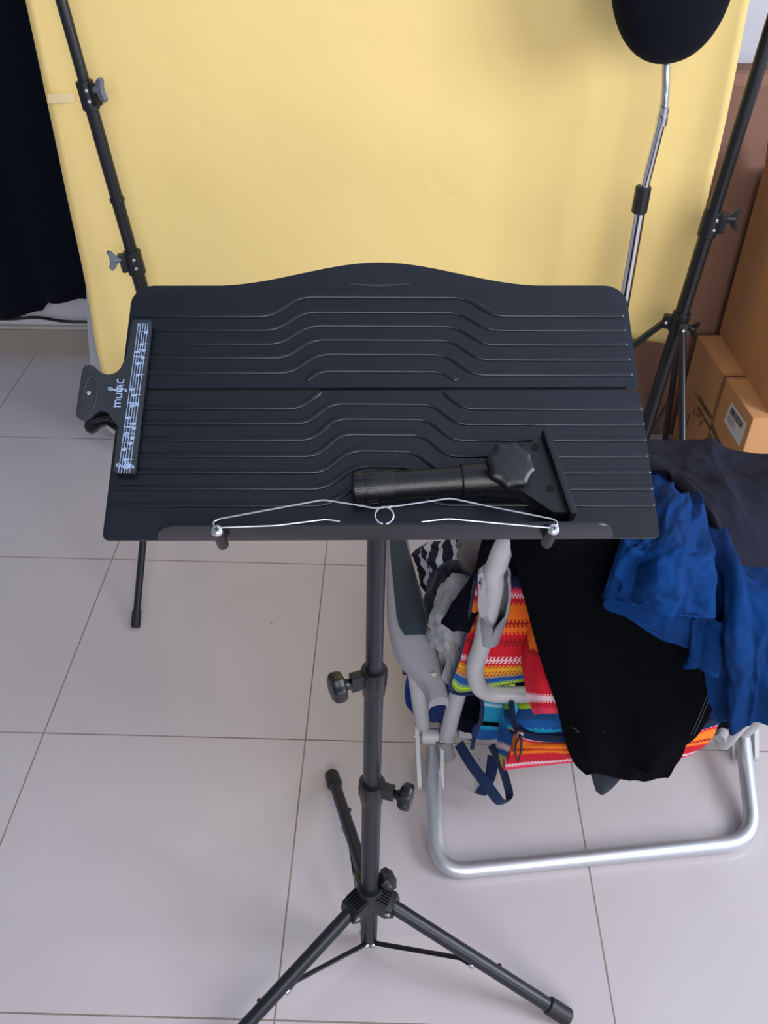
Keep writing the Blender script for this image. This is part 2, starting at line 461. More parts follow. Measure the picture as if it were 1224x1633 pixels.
tube(bm, smooth_path([at(-60, 508, 3.03), at(20, 509, 3.02), at(60, 505, 3.03), at(100, 513, 3.0), at(170, 514, 3.02), at(300, 514, 3.02)], .1), .006, 8)
tag(newobj('cable', bm, M['cord']), 'black cable running along the top of the grey skirting under the curtain', 'cable')

# ------------------------------------------------------------------ cardboard boxes
def card(name, c, c2):
    mt = mat(name, c, .85, spec=.15, noise_amt=.08, noise_scale=7)
    nt = mt.node_tree; N = nt.nodes; L = nt.links; b = N['Principled BSDF']; tc = N.new('ShaderNodeTexCoord')
    wv = N.new('ShaderNodeTexWave'); wv.inputs['Scale'].default_value = 60; wv.inputs['Distortion'].default_value = .3; L.new(tc.outputs['Object'], wv.inputs['Vector'])
    bp = N.new('ShaderNodeBump'); bp.inputs['Strength'].default_value = .06; bp.inputs['Distance'].default_value = .002
    L.new(wv.outputs['Fac'], bp.inputs['Height']); L.new(bp.outputs[0], b.inputs['Normal'])
    return mt
CB = card('kraft_cardboard', srgb(190, 140, 96), 0)
CBD = card('brown_cardboard', srgb(128, 96, 82), 0)
# tall flat carton behind
t = empty('cardboard_box', (1.1, 2.6, 0), 'tall flat brown carton standing upright behind the yellow paper', 'box', 'cardboard boxes in the corner')
bm = bmesh.new(); box(bm, (1.02, 2.60, .571), (1.0, .085, 1.14), bev=.003)
newobj('body', bm, CBD, t, smooth=False)
bm = bmesh.new(); box(bm, (.90, 2.5562, .50), (.0012, .002, .98)); box(bm, (1.02, 2.5565, 1.118), (1.0, .002, .03))
newobj('fold_flap', bm, card('brown_cardboard_edge', srgb(140, 106, 90), 0), t, smooth=False)

# low carton with label
xl, y0, y1, zt = .955, 2.015, 2.49, .41
t = lowbox = empty('cardboard_box', (xl, y1, 0), 'low printed carton with white barcode label, under the open box', 'box', 'cardboard boxes in the corner')
bm = bmesh.new(); box(bm, (xl + .26, (y0 + y1) / 2, zt / 2), (.52, y1 - y0, zt), bev=.004)
newobj('body', bm, CB, t, smooth=False)
BR = math.radians(2.6); BP = V((xl, y1, 0))
def on_left(px, py):                              # point on the left face of the low carton, before it is turned by BR about BP
    R_ = Matrix.Rotation(-BR, 3, 'Z'); c_ = R_ @ (CAM - BP) + BP; d = R_ @ ray(px, py)
    return c_ + d * ((xl - .0008 - c_.x) / d.x)
bm = bmesh.new()
box(bm, (xl - .0003, 2.235, .33), (.0012, .03, .158)); box(bm, (xl + .035, 2.235, zt + .0003), (.07, .03, .0012))
sl = newobj('packing_tape', bm, mat('worn_brown_tape', srgb(165, 122, 88), .3, noise_amt=.35, noise_scale=30), t, smooth=False); sl['label'] = 'worn shiny packing tape'
bm = bmesh.new(); box(bm, (xl - .0012, 2.235, .30), (.0006, .004, .22)); box(bm, (xl + .04, 2.235, zt + .001), (.08, .004, .0006))
newobj('seam', bm, mat('dark_seam', srgb(70, 50, 42), .8), t, smooth=False)
def poly(bm, ps, off):
    prism(bm, ps, off)
bm = bmesh.new(); poly(bm, [on_left(1166, 641), on_left(1190, 676), on_left(1178, 712), on_left(1154, 671)], V((-.001, 0, 0)))
lb = newobj('shipping_label', bm, mat('white_label_paper', srgb(205, 205, 205), .6), t, smooth=False); lb['label'] = 'white paper label with barcode'
La, Lb_, Lc = on_left(1166, 641), on_left(1190, 676), on_left(1154, 671)
du, dv = (Lb_ - La), (Lc - La)
bm = bmesh.new(); k = .12
while k < .86:
    w_ = random.choice([.015, .025, .04])
    a = La + du * k + dv * .12; b_ = La + du * (k + w_) + dv * .12; c_ = La + du * (k + w_) + dv * .42; d_ = La + du * k + dv * .42
    prism(bm, [a + V((-.001, 0, 0)), b_ + V((-.001, 0, 0)), c_ + V((-.001, 0, 0)), d_ + V((-.001, 0, 0))], V((-.0005, 0, 0))); k += w_ + random.choice([.015, .03])
for r_ in range(4):
    y_ = .52 + r_ * .08
    prism(bm, [La + du * .12 + dv * y_ + V((-.001, 0, 0)), La + du * (.5 + .1 * (r_ % 2)) + dv * y_ + V((-.001, 0, 0)), La + du * (.5 + .1 * (r_ % 2)) + dv * (y_ + .015) + V((-.001, 0, 0)), La + du * .12 + dv * (y_ + .015) + V((-.001, 0, 0))], V((-.0005, 0, 0)))
newobj('barcode', bm, mat('black_ink', srgb(45, 42, 42), .7), lb, smooth=False)
bm = bmesh.new()
ink = mat('brown_black_print', srgb(60, 42, 34), .8)
def dash(y_, z_, ly, lz):
    box(bm, (xl - .0008, y_, z_), (.0006, ly, lz))
for k in range(12):
    dash(2.225 - .013 * k, .245 - .002 * k, .0075, .020); dash(2.22 - .013 * k, .215, .007, .016)
for k in range(10): dash(2.36 - .012 * k, .262 + .0 * k, .006, .016); dash(2.35 - .012 * k, .235, .006, .012)
for k in range(9):
    dash(2.20 - .012 * k + random.uniform(-.003, .003), .19 + .002 * k, .004, random.uniform(.012, .03))
    dash(2.19 - .013 * k, .155, .006, random.uniform(.008, .018)); dash(2.20 - .012 * k, .12, .005, .014)
for k in range(7): dash(2.30 + .012 * k, .22 + random.uniform(-.02, .02), .003, random.uniform(.01, .03))
dash(2.40, .10, .003, .16); dash(2.33, .26, .14, .002); dash(2.12, .08, .16, .002); dash(2.05, .14, .002, .12)
newobj('printed_text', bm, ink, t, smooth=False)

lowbox.rotation_euler = (0, 0, math.radians(2.6))
# open carton on top
xo = 1.028
t = empty('cardboard_box', (1.3, 2.28, zt), 'tall open carton with a torn flap, standing on the labelled box', 'box', 'cardboard boxes in the corner')
hb = .50; wx, wy = .60, .47; yc = 2.035 + wy / 2 + .003
bm = bmesh.new(); th = .004
A = V((xo, yc - wy / 2, zt + .001))
for c_, s_ in (((xo, yc, zt + hb / 2), (th, wy, hb)), ((xo + wx, yc, zt + hb / 2), (th, wy, hb)), ((xo + wx / 2, yc - wy / 2, zt + hb / 2), (wx, th, hb)), ((xo + wx / 2, yc + wy / 2, zt + hb / 2), (wx, th, hb)), ((xo + wx / 2, yc, zt + th), (wx, wy, th))):
    box(bm, c_, s_, bev=.001)
newobj('body', bm, CB, t, smooth=False)
def flap(p0, p1, out, n=14, seed=1):
    rows_ = []
    for j in range(4):
        rows_.append([p0.lerp(p1, i / 4) + out * (j / 3) * (1 + .12 * math.sin(i * 2.1 + seed)) for i in range(5)])
    b_ = bmesh.new(); cloth(b_, rows_, 14, 8, thick=.004); return b_
zt2 = zt + hb
f1 = newobj('flap', flap(V((xo, yc - wy / 2, zt2)), V((xo, yc + wy / 2, zt2)), V((-.015, -.01, .07)), seed=1), CB, t)
f2 = newobj('flap', flap(V((xo, yc - wy / 2, zt2)), V((xo + wx, yc - wy / 2, zt2)), V((0, -.10, .03)), seed=2), CB, t)

# ------------------------------------------------------------------ photo light stands
def wing_knob(name, p, d, size, mt, parent):
    b_ = bmesh.new(); d = V(d).normalized(); x, y = frame_from(d)
    tube(b_, [p, p + d * size * .45, p + d * size * .7], [size * .28, size * .3, size * .22], 14)
    pl_ = [(.30, -.26), (.52, -.62), (.80, -.80), (.98, -.62), (.84, -.20), (.84, .20), (.98, .62), (.80, .80), (.52, .62), (.30, .26)]
    prism(b_, [p + d * size * a_ + y * size * c_ - x * size * .19 for a_, c_ in pl_], x * size * .38, bev=size * .05)
    return newobj(name, b_, mt, parent)

def light_stand(label, base, top, hub_px, hubZ, feet, sect, kd):
    t = empty('light_stand', (base.x, base.y, 0), label, 'light stand', 'light stands beside the backdrop')
    ax = (top - base).normalized()
    def on(z): return base + (top - base) * ((z - base.z) / (top.z - base.z))
    zs = sorted(sect)
    # tubes
    cuts = [.10] + [s[0] for s in sect] + [top.z]
    rad = [.0185, .0162, .0136]
    for i in range(len(cuts) - 1):
        b_ = bmesh.new(); rod(b_, on(cuts[i]), on(cuts[i + 1] + (.02 if i < len(cuts) - 2 else 0)), rad[min(i, 2)]); newobj('pole', b_, M['standblk'], t)
    for i, (z, kdir) in enumerate(sect):
        r = rad[min(i, 2)] + .005
        b_ = bmesh.new(); rod(b_, on(z - .035), on(z + .03), r); 
        side = V(kdir).normalized()
        box(b_, on(z) + side * (r + .006), (.018, .018, .05), basis(side, ax.cross(side).normalized(), ax), bev=.002)
        c_ = newobj('collar', b_, M['plastic'], t)
        wing_knob('knob', on(z + .012) + side * (r + .010), side, .034, M['greyknob'] if kd else M['plastic'], c_)
        for dz in (-.012, .012):
            b_ = bmesh.new(); disc(b_, on(z + dz) + V((.3, -1, 0)).normalized() * (r - .001), (.3, -1, 0), .0045, .003, 10)
            newobj('screw', b_, M['steel'], c_)
    if kd:
        b_ = bmesh.new(); rod(b_, on(.86), on(.872), rad[1] + .003); newobj('ring', b_, M['plastic'], t)
    # hub and legs
    h = on(hubZ)
    b_ = bmesh.new(); rod(b_, on(hubZ - .03), on(hubZ + .025), .024)
    for f in feet:
        d = V((f.x - h.x, f.y - h.y, 0)).normalized(); box(b_, h + d * .028 + V((0, 0, -.006)), (.03, .022, .036), basis(d, V((0, 0, 1)).cross(d), V((0, 0, 1))), bev=.003)
    newobj('leg_hub', b_, M['plastic'], t)
    wing_knob('knob', h + V((.02, -.015, -.01)), (1, -.6, -.1), .030, M['greyknob'] if kd else M['plastic'], t)
    low = on(.12)
    b_ = bmesh.new(); rod(b_, on(.10), on(.14), .021); newobj('brace_ring', b_, M['plastic'], t)
    for f in feet:
        d = V((f.x - h.x, f.y - h.y, 0)).normalized(); s = h + d * .036 + V((0, 0, -.008))
        e = V((f.x, f.y, .008))
        b_ = bmesh.new(); rod(b_, s, e, .0095); lg = newobj('leg', b_, M['standblk'], t)
        b_ = bmesh.new(); rod(b_, s.lerp(e, .95), e + (e - s).normalized() * .006, .012); newobj('rubber_foot', b_, M['rubber'], lg)
        b_ = bmesh.new(); disc(b_, s + V((0, -1, .2)).normalized() * .009, (0, -1, .2), .005, .004, 10); newobj('rivet', b_, M['steel'], lg)
        b_ = bmesh.new(); tube(b_, [low + d * .018, s.lerp(e, .55)], .0048, 8, flat=.5); newobj('brace', b_, M['standblk'], t)
    return t
# left
topL, baseL = at(98, 0, 2.3), at(303, 735, 2.3)
ddL = (topL - baseL).normalized(); baseL = baseL
topL2 = topL + ddL * .5
hL = at(262, 566, 2.3)
light_stand('black light stand with grey knobs, standing at the left of the yellow paper', V(baseL), topL2, None, hL.z,
            [atz(217, 1000), V((baseL.x - .22, 2.37, 0)) + V((.02, .0, 0)), V((baseL.x + .48, 2.36, 0))],
            [(.70, (-1, -.5, 0)), (1.12, (.9, -.6, .1))], True)
# right
pA, pB = at(1085, 505, 2.2), at(1224, 60, 2.2)
ddR = (pB - pA).normalized()
baseR = pA - ddR * ((pA.z - .03) / ddR.z)
topR = pA + ddR * ((1.9 - pA.z) / ddR.z)
footm = V((.80, 1.80, 0))
light_stand('black light stand at the right edge in front of the cardboard boxes', baseR, topR, None, at(1088, 512, 2.2).z,
            [V((.79, 1.66, 0)), V((.30, 2.37, 0)), V((.93, 2.47, 0))],
            [(at(1138, 355, 2.2).z, (1, -.25, .05))], False)

# ------------------------------------------------------------------ display head on chrome gooseneck
t = empty('display_head_stand', (.665, 2.30, 0), 'chrome gooseneck stand carrying a black cloth covered egg shaped head', 'display stand')
b0, b1 = at(1000, 480, 2.22), at(1056, 185, 2.22)
dp = (b1 - b0).normalized(); base = b0 - dp * ((b0.z - .02) / dp.z)
mid = at(1022, 318, 2.22)
bm = bmesh.new(); rod(bm, base, mid, .0155); newobj('pole', bm, M['chrome'], t)
bm = bmesh.new(); rod(bm, mid, b1, .0112); newobj('pole', bm, M['chrome'], t)
bm = bmesh.new(); rod(bm, mid - dp * .034, mid + dp * .034, .0195, bev=.004)
newobj('collar', bm, mat('chipped_black_paint', srgb(30, 30, 32), .35, noise_amt=.9, noise_scale=160), t)
bm = bmesh.new(); rod(bm, b1 - dp * .022, b1 + dp * .002, .0135); rod(bm, b1 + dp*.002, b1 + dp * .022, .0122); newobj('ferrule', bm, M['chrome'], t)
gp_ = resample([b1 + dp * .02, at(1061, 140, 2.22), at(1062, 100, 2.225), at(1064, 60, 2.23)], 90)
bm = bmesh.new(); tube(bm, gp_, [.0104 if i % 2 else .0084 for i in range(91)], 14); newobj('gooseneck', bm, M['chrome'], t)
bm = bmesh.new(); tube(bm, [V((base.x, base.y, 0.001)), V((base.x, base.y, .012)), V((base.x, base.y, .02)), V((base.x, base.y, .03))], [.13, .13, .12, .02], 48); newobj('base', bm, M['steel'], t)
# head: egg, narrow end down
cb = at(1064, 101, 2.205); ct = at(1084, -190, 2.205)
bm = bmesh.new(); rr = []; n_ = 40; axd = (ct - cb)
tube(bm, [cb + axd * (.5 - .5 * math.cos(PI * k / 28)) for k in range(29)],
     [max(.0015, .131 * (math.sin(PI * k / 28) ** .92) * (1 - .02 * math.cos(PI * k / 28))) for k in range(29)], 48, flat=.60, updir=V((0, 1, 0)))
hd = newobj('cloth_head', bm, M['felt'], t)

# ------------------------------------------------------------------ music stand
ms = empty('music_stand', (-.013, .80, 0), 'black folding music stand with wide ribbed desk, standing on the tiles', 'music stand')
O = V((-.251, .603, 1.160)); U = (V((.249, .615, 1.163)) - O).normalized()
Vv = V((-.033, .877, .479)); Vv = (Vv - U * Vv.dot(U)).normalized(); Nn = U.cross(Vv).normalized()
DW = .5
def dk(px, py, off=0.0):                         # photo pixel -> point on the desk plane (raised by off)
    d = ray(px, py); k = ((O + Nn * off) - CAM).dot(Nn) / d.dot(Nn)
    return CAM + d * k
def uv(px, py):
    q = dk(px, py) - O; return (q.dot(U), q.dot(Vv))
def D(u, v, h=0.0): return O + U * u + Vv * v + Nn * h
vf0 = (uv(210, 618)[1] + uv(1015, 622)[1]) / 2
vT = (uv(300, 455)[1] + uv(930, 455)[1]) / 2
vTop = uv(608, 418)[1]
TH = .0035
def arc(cx, cy, r, a0, a1, n=6): return [(cx + r * math.cos(math.radians(a0 + (a1 - a0) * k / n)), cy + r * math.sin(math.radians(a0 + (a1 - a0) * k / n))) for k in range(n + 1)]
W0, W1 = 0.0, DW
low = arc(.006, .006, .006, 180, 270) + arc(W1 - .006, .006, .006, 270, 360) + arc(W1 - .008, vf0 - .0012 - .008, .008, 0, 90) + arc(W0 + .008, vf0 - .0012 - .008, .008, 90, 180)
def prof(s):  # top outline, s 0..1
    a = abs(s - .5) * 2
    k = max(0.0, 1 - a / .66); return vT + (vTop - vT) * (k * k * (3 - 2 * k))
up_ = arc(W0 + .005, vf0 + .0012 + .005, .005, 180, 270) + arc(W1 - .005, vf0 + .0012 + .005, .005, 270, 360) + arc(W1 - .022, vT - .022, .022, 0, 90)
up_ += [(W0 + .022 + (W1 - .044) * (1 - k / 40), prof(.044 + .912 * (1 - k / 40))) for k in range(1, 40)] + arc(W0 + .022, vT - .022, .022, 90, 180)
ridges_up = [  # left y, xkneeL, xtopL, ymid, yright, xend
 (503, 431, 479, 472, 503, 995), (525, 440, 486, 496, 526, 998), (547, 446, 493, 518, 549, 1001), (569, 455, 499, 540, 573, 1005), (593, 464, 508, 563, 597, 1009)]
ridges_lo = [(650, 479, 512, None, 652, 1024), (674, 490, 527, 642, 676, 1028), (700, 499, 535, 666, 701, 1031), (726, 506, 543, 691, 727, 1034), (752, 515, 559, 717, 753, 1038), (778, 517, 570, 742, 779, 1041), (805, 520, 580, 768, 805, 1044)]
def ridge(bm, pxs, r=.0029):
    ps = smooth_path([dk(x, y, 0.0) for x, y in pxs], .012, 6)
    n = len(ps)
    ps2 = [ps[0] + (ps[1] - ps[0]) * 0] + ps
    # rounded ends
    a, b = ps[0], ps[-1]; da = (ps[1] - a).normalized(); db = (ps[-2] - b).normalized()
    full = [a, a + da * .0012, a + da * .003] + ps[1:-1] + [b + db * .003, b + db * .0012, b]
    rs = [r * .2, r * .75, r] + [r] * (n - 2) + [r, r * .75, r * .2]
    tube(bm, full, rs, 14, updir=Nn, flat=.62)
def mir(x): return 1218 - x
bmU, bmL = bmesh.new(), bmesh.new()
prism(bmU, [D(u, v, -TH) for u, v in up_], Nn * TH, bev=.0012)
prism(bmL, [D(u, v, -TH) for u, v in low], Nn * TH, bev=.0012)
for i, (yl, xk, xt, ym, yr, xe) in enumerate(ridges_up):
    xl_ = uv(1, 1) and 211 + (503 - yl) * .11 * -1 * -1
    xs = 211 - (yl - 503) * .11
    ridge(bmU, [(xs, yl), (xk, yl), (xt, ym), (mir(xt), ym + 1), (mir(xk) , yr - 1), (xe, yr)])
ridge(bmU, [(488, 607), (512, 590), (705, 591), (729, 607)])
for i, (yl, xk, xt, ym, yr, xe) in enumerate(ridges_lo):
    xs = 211 - (yl - 503) * .115 - (0 if yl < 760 else 3)
    if ym is None:
        ridge(bmL, [(xs, yl), (xk, yl), (xt, 624)]); ridge(bmL, [(707, 625), (738, yr - 2), (xe, yr)])
    else: ridge(bmL, [(xs, yl), (xk, yl), (xt, ym), (mir(xt), ym + 1), (mir(xk), yr - 1), (xe, yr)])
dU = newobj('desk_panel', bmU, M['desk'], ms, angle=35); dU['label'] = 'upper ribbed panel with curved top edge'
dL = newobj('desk_panel', bmL, M['desk'], ms, angle=35); dL['label'] = 'lower ribbed panel with the page ledge'
# faint crescent emblem
bm = bmesh.new(); c0u, c0v = uv(605, 452)
ol = []; il = []
for k in range(25):
    s = -1 + 2 * k / 24; ol.append((c0u + .036 * s, c0v - .004 * (1 - s * s) - .0)); il.append((c0u + .036 * s, c0v - .0018 * (1 - s * s) + .0003))
prism(bm, [D(u, v, 0.0001) for u, v in ol + il[::-1][1:-1]], Nn * .0003)
newobj('emblem', bm, mat('worn_varnish_mark', srgb(56, 50, 48), .3), dU)
# ledge
LH = .036
uL, uR = uv(252, 858)[0], uv(976, 858)[0]
bm = bmesh.new()
lp = [(uL, 0), (uL + .001, .010), (uL + .005, .022), (uL + .012, .032), (uL + .022, LH), (uR - .022, LH), (uR - .012, .032), (uR - .005, .022), (uR - .001, .010), (uR, 0)]
prism(bm, [D(u, .0, h - .003) for u, h in lp], Vv * .0028, bev=.0007)
newobj('page_ledge', bm, M['desk'], dL)
# page holders: posts, screws, bent wires
def lg(px, py, off=None):                       # pixel -> on plane just above the ledge rim
    return dk(px, py, LH + .001 if off is None else off)
for (hx, hy, sgn) in ((347, 834, 1), (881, 834, -1)):
    tip = lg(hx, hy)
    tu = (tip - O).dot(U)
    pb = D(tu, -.0065, .004); pt = D(tu, -.0065, LH + .0015)
    bm = bmesh.new(); rod(bm, pb, pt, .0052, bev=.001); box(bm, D(tu, -.002, .020), (.008, .008, .026), basis(U, Vv, Nn), bev=.001)
    post = newobj('holder_post', bm, M['plastic'], dL)
    bm = bmesh.new(); tube(bm, [pt, pt + Nn * .0012, pt + Nn * .0028, pt + Nn * .0036], [.0052, .0052, .0042, .002], 24); newobj('screw', bm, M['chrome'], post)
    bm = bmesh.new(); box(bm, pt + Nn * .0037, (.0042, .0009, .0006), basis(U, Vv, Nn)); box(bm, pt + Nn * .0037, (.0009, .0042, .0006), basis(U, Vv, Nn)); newobj('screw_slot', bm, M['cord'], post)
    if sgn > 0: w1 = [(340, 832), (347, 828), (515, 797), (560, 804), (600, 811), (626, 807)]; w2 = [(340, 838), (347, 841.5), (440, 838), (520, 828), (542, 831.5)]
    else: w1 = [(888, 832), (881, 828), (717, 794.5), (660, 803), (626, 808), (600, 810)]; w2 = [(888, 838), (881, 842), (800, 835), (715, 827), (672, 832)]
    bm = bmesh.new()
    pth = [lg(x, y, LH + .004) for x, y in w2[::-1]] + [lg(x, y, LH + .004) for x, y in w1]
    tube(bm, smooth_path(pth, .004, 3), .0007, 8); newobj('page_wire', bm, M['chrome'], post)
    if sgn > 0:
        bm = bmesh.new(); c_ = lg(612.5, 822, LH + .004)
        tube(bm, [c_ + U * .0078 * math.cos(a) + Vv * .0078 * math.sin(a) for a in [math.radians(-80 + 340 * k / 36) for k in range(37)]], .0008, 8); newobj('wire_ring', bm, M['chrome'], post)
# poles
tp_, bt_ = V((-.006, .790, 1.235)), V((-.016, .801, .012))
def pole(z): return bt_.lerp(tp_, (z - bt_.z) / (tp_.z - bt_.z))
def zat(px, py):
    return at(px, py, .797).z
zc1, zc2, zh = zat(596, 1085), zat(591, 1262), zat(592, 1425)
bm = bmesh.new(); rod(bm, pole(zc1 - .01), pole(1.235), .0114, 28); newobj('pole', bm, M['tube'], ms)
bm = bmesh.new(); rod(bm, pole(zc2 - .01), pole(zc1 - .005), .0133, 28); newobj('pole', bm, M['tube'], ms)
bm = bmesh.new(); rod(bm, pole(.018), pole(zc2 - .005), .0152, 28, bev=.004); newobj('pole', bm, M['tube'], ms)
bm = bmesh.new(); box(bm, D(.252, .145, -.022), (.06, .07, .036), basis(U, Vv, Nn), bev=.006); box(bm, D(.252, .148, -.0052), (.12, .11, .0030), basis(U, Vv, Nn), bev=.001); newobj('desk_bracket', bm, M['plastic'], ms)
bm = bmesh.new(); tube(bm, [D(.012, vf0, -.0062), D(.488, vf0, -.0062)], .0030, 10)
newobj('fold_hinge', bm, M['rubber'], ms)
def star_knob(name, c, ax, r, h, parent, lobes=7, depth=.16):
    ax = V(ax).normalized(); x, y = frame_from(ax); b_ = bmesh.new(); n = lobes * 12; rings = []
    for (hh, k) in ((0, .55), (h * .08, .86), (h * .3, 1.0), (h * .72, 1.0), (h * .92, .92), (h, .72)):
        ring = []
        for i in range(n):
            a = 2 * PI * i / n; q = abs(math.cos(lobes * a / 2)); rad_ = r * k * (1 - depth * (math.sqrt(q * q + .02) - .14))
            ring.append(b_.verts.new(c + ax * hh + x * rad_ * math.cos(a) + y * rad_ * math.sin(a)))
        rings.append(ring)
    for i in range(len(rings) - 1):
        for k in range(n): b_.faces.new((rings[i][k], rings[i][(k + 1) % n], rings[i + 1][(k + 1) % n], rings[i + 1][k]))
    b_.faces.new(rings[0][::-1]); b_.faces.new(rings[-1])
    return newobj(name, b_, M['plastic'], parent, angle=50)
def collar(z, r, side, kpx, ksz):
    side = V(side).normalized()
    b_ = bmesh.new(); a = pole(z)
    tube(b_, [pole(z - .026), pole(z - .022), pole(z - .004), pole(z), pole(z + .024), pole(z + .027), pole(z + .027)], [r * .90, r * .98, r * 1.06, r * 1.12, r * 1.12, r * 1.05, r * .8], 32)
    box(b_, pole(z + .012) + side * (r + .008), (.02, .014, .026), basis(side, V((0, 0, 1)).cross(side), V((0, 0, 1))), bev=.002)
    for k in range(8):
        an = PI * k / 4 + .3; d_ = V((math.cos(an), math.sin(an), 0))
        box(b_, pole(z + .012) + d_ * (r * 1.12), (.0018, .0032, .020), basis(d_, V((0, 0, 1)).cross(d_), V((0, 0, 1))))
    c_ = newobj('collar', b_, M['plastic'], ms)
    s = pole(z + .012) + side * (r + .014)
    b_ = bmesh.new(); rod(b_, s, s + side * .020, .0035, 12); newobj('bolt', b_, M['steel'], c_)
    star_knob('knob', s + side * .012, side, ksz, .020, c_)
    b_ = bmesh.new(); tube(b_, [s + side * .004, s + side * .014], [.006, .010], 14); newobj('knob_stem', b_, M['plastic'], c_)
collar(zc1, .0158, (-.98, -.42, 0), None, .0215)
collar(zc2, .0178, (.93, -.30, .0), None, .0215)
# hub
bm = bmesh.new(); hz = pole(zh)
tube(bm, [pole(zh + .022), pole(zh + .018), pole(zh - .006), pole(zh - .026)], [.021, .0225, .026, .024], 32)
feet = {'R': atz(898, 1618, .012), 'L': V((-.283, .585, .012)), 'B': atz(530, 1240, .014)}
for k, f in feet.items():
    d_ = V((f.x - hz.x, f.y - hz.y, 0)).normalized(); s_ = V((0, 0, 1)).cross(d_)
    for q in range(6):                                # ribbed shoulders
        pass
    prism(bm, [hz + s_ * -.019 + V((0, 0, .012)) + d_ * .006, hz + s_ * -.019 + d_ * .046 + V((0, 0, -.004)), hz + s_ * -.019 + d_ * .050 + V((0, 0, -.024)), hz + s_ * -.019 + d_ * .034 + V((0, 0, -.036)), hz + s_ * -.019 + d_ * .006 + V((0, 0, -.026))], s_ * .038, bev=.003)
    for q in range(7):
        box(bm, hz + d_ * (.022) + s_ * (-.016 + .0053 * q) + V((0, 0, .0085)), (.034, .0022, .004), basis((d_ * 1 + V((0, 0, -.38))).normalized(), s_, (V((0, 0, 1)) + d_ * .38).normalized()))
hubo = newobj('leg_hub', bm, M['plastic'], ms)
for k, f in feet.items():
    d_ = V((f.x - hz.x, f.y - hz.y, 0)).normalized(); s_ = V((0, 0, 1)).cross(d_)
    a = hz + d_ * .036 + V((0, 0, -.016)); e = f; ld = (e - a).normalized()
    b_ = bmesh.new(); rod(b_, a, e, .0122, 24); leg = newobj('leg', b_, M['tube'], ms)
    b_ = bmesh.new(); rod(b_, e - ld * .035, e + ld * .012, .0158, 24, bev=.003); newobj('rubber_foot', b_, M['rubber'], leg)
    side = s_ if s_.y < 0 else -s_
    b_ = bmesh.new()
    for tt in ((.0,)): disc(b_, a + d_ * .004 + side * .0185, side, .0052, .0025, 14)
    newobj('rivet', b_, M['steel'], leg)
    q = a.lerp(e, .48) + V((0, 0, -.010)); low_ = pole(.030)
    side2 = -side if k == 'B' else side
    b_ = bmesh.new(); s0 = low_ + d_ * .012 + side * .006; 
    tube(b_, [s0, s0.lerp(q, .88) , q + side * .008], .0048, 10, flat=.35); newobj('brace', b_, M['tube'], ms)
    for q_, r__ in ((q + side * .010, .0055), (s0 + side * .004, .005)):
        b_ = bmesh.new(); disc(b_, q_, side + V((0, 0, .3)), r__, .004, 12); newobj('brace_rivet', b_, M['steel'], leg)
    bq = a.lerp(e, .62) + side * -.012
    b_ = bmesh.new(); disc(b_, bq, -side, .004, .004, 10); newobj('plug', b_, M['rubber'], leg)
kd_ = V((.80, .25, .52)).normalized(); s = hz + V((.018, .006, .018))
b_ = bmesh.new(); rod(b_, s - kd_ * .01, s + kd_ * .016, .006, 12); newobj('knob_stem', b_, M['plastic'], hubo)
star_knob('knob', s + kd_ * .006, (.75, .10, .62), .0205, .018, hubo)

# ------------------------------------------------------------------ page clip
pc = empty('page_clip', dk(180, 620, .0), 'black plastic page clip printed with pale notes, gripping the left desk edge', 'clip')
def cp(cx, cy, off=.008):                        # crop coordinates of the clip (5.83 px per photo pixel)
    return dk(110 + cx / 5.833, 490 + cy / 5.833, off)
outline = [(600, 150), (612, 140), (765, 140), (778, 158), (778, 190), (625, 1545), (615, 1562), (430, 1552), (420, 1535), (470, 1120), (440, 1090), (405, 1050), (370, 1000), (335, 980), (290, 975), (240, 1005), (190, 1045), (150, 1060), (105, 1050), (80, 1030), (76, 990), (125, 650), (140, 590), (160, 562), (205, 555), (245, 567), (275, 598), (315, 630), (365, 646), (410, 642), (455, 622), (490, 585), (540, 480)]
bm = bmesh.new(); prism(bm, [cp(x, y, .004) for x, y in outline], Nn * .0045, bev=.0011)
plate = newobj('clip_plate', bm, mat('black_clip_plastic', srgb(38, 41, 47), .45), pc, angle=35)
CT = .0087
bm = bmesh.new()                                  # back jaw, pivoted below
jaw = [(590, 190), (760, 190), (610, 1520), (440, 1520), (460, 1160), (400, 1120), (340, 1085), (290, 1100), (250, 1140), (200, 1165), (155, 1145), (140, 1110), (145, 1065), (165, 900), (190, 640), (250, 620), (340, 680), (480, 660)]
prism(bm, [cp(x, y, -.010 if x > 400 else -.012) for x, y in jaw], -Nn * .0045, bev=.001)
newobj('back_jaw', bm, M['plastic'], pc, angle=35)
bm = bmesh.new(); tube(bm, [cp(215, 1075, -.010), cp(290, 1040, -.004), cp(370, 1030, .002), cp(430, 1060, -.006)], .0024, 10); tube(bm, [cp(230, 760, -.011), cp(230, 760, .004)], .0045, 12); newobj('spring', bm, M['plastic'], pc)
bm = bmesh.new()                                  # oval thumb recess rim
ce = (195, 810); tube(bm, [cp(ce[0] + 64 * math.cos(a) * .95 + 0.10 * -165 * math.sin(a), ce[1] + 165 * math.sin(a), CT) for a in [2 * PI * k / 48 for k in range(48)]], .0006, 8, closed=True)
newobj('thumb_rim', bm, mat('black_clip_plastic_rim', srgb(44, 48, 56), .45), plate)
bm = bmesh.new(); disc(bm, cp(182, 800, CT - .0006), Nn, .0021, .0012, 14); newobj('rivet', bm, M['chrome'], plate)
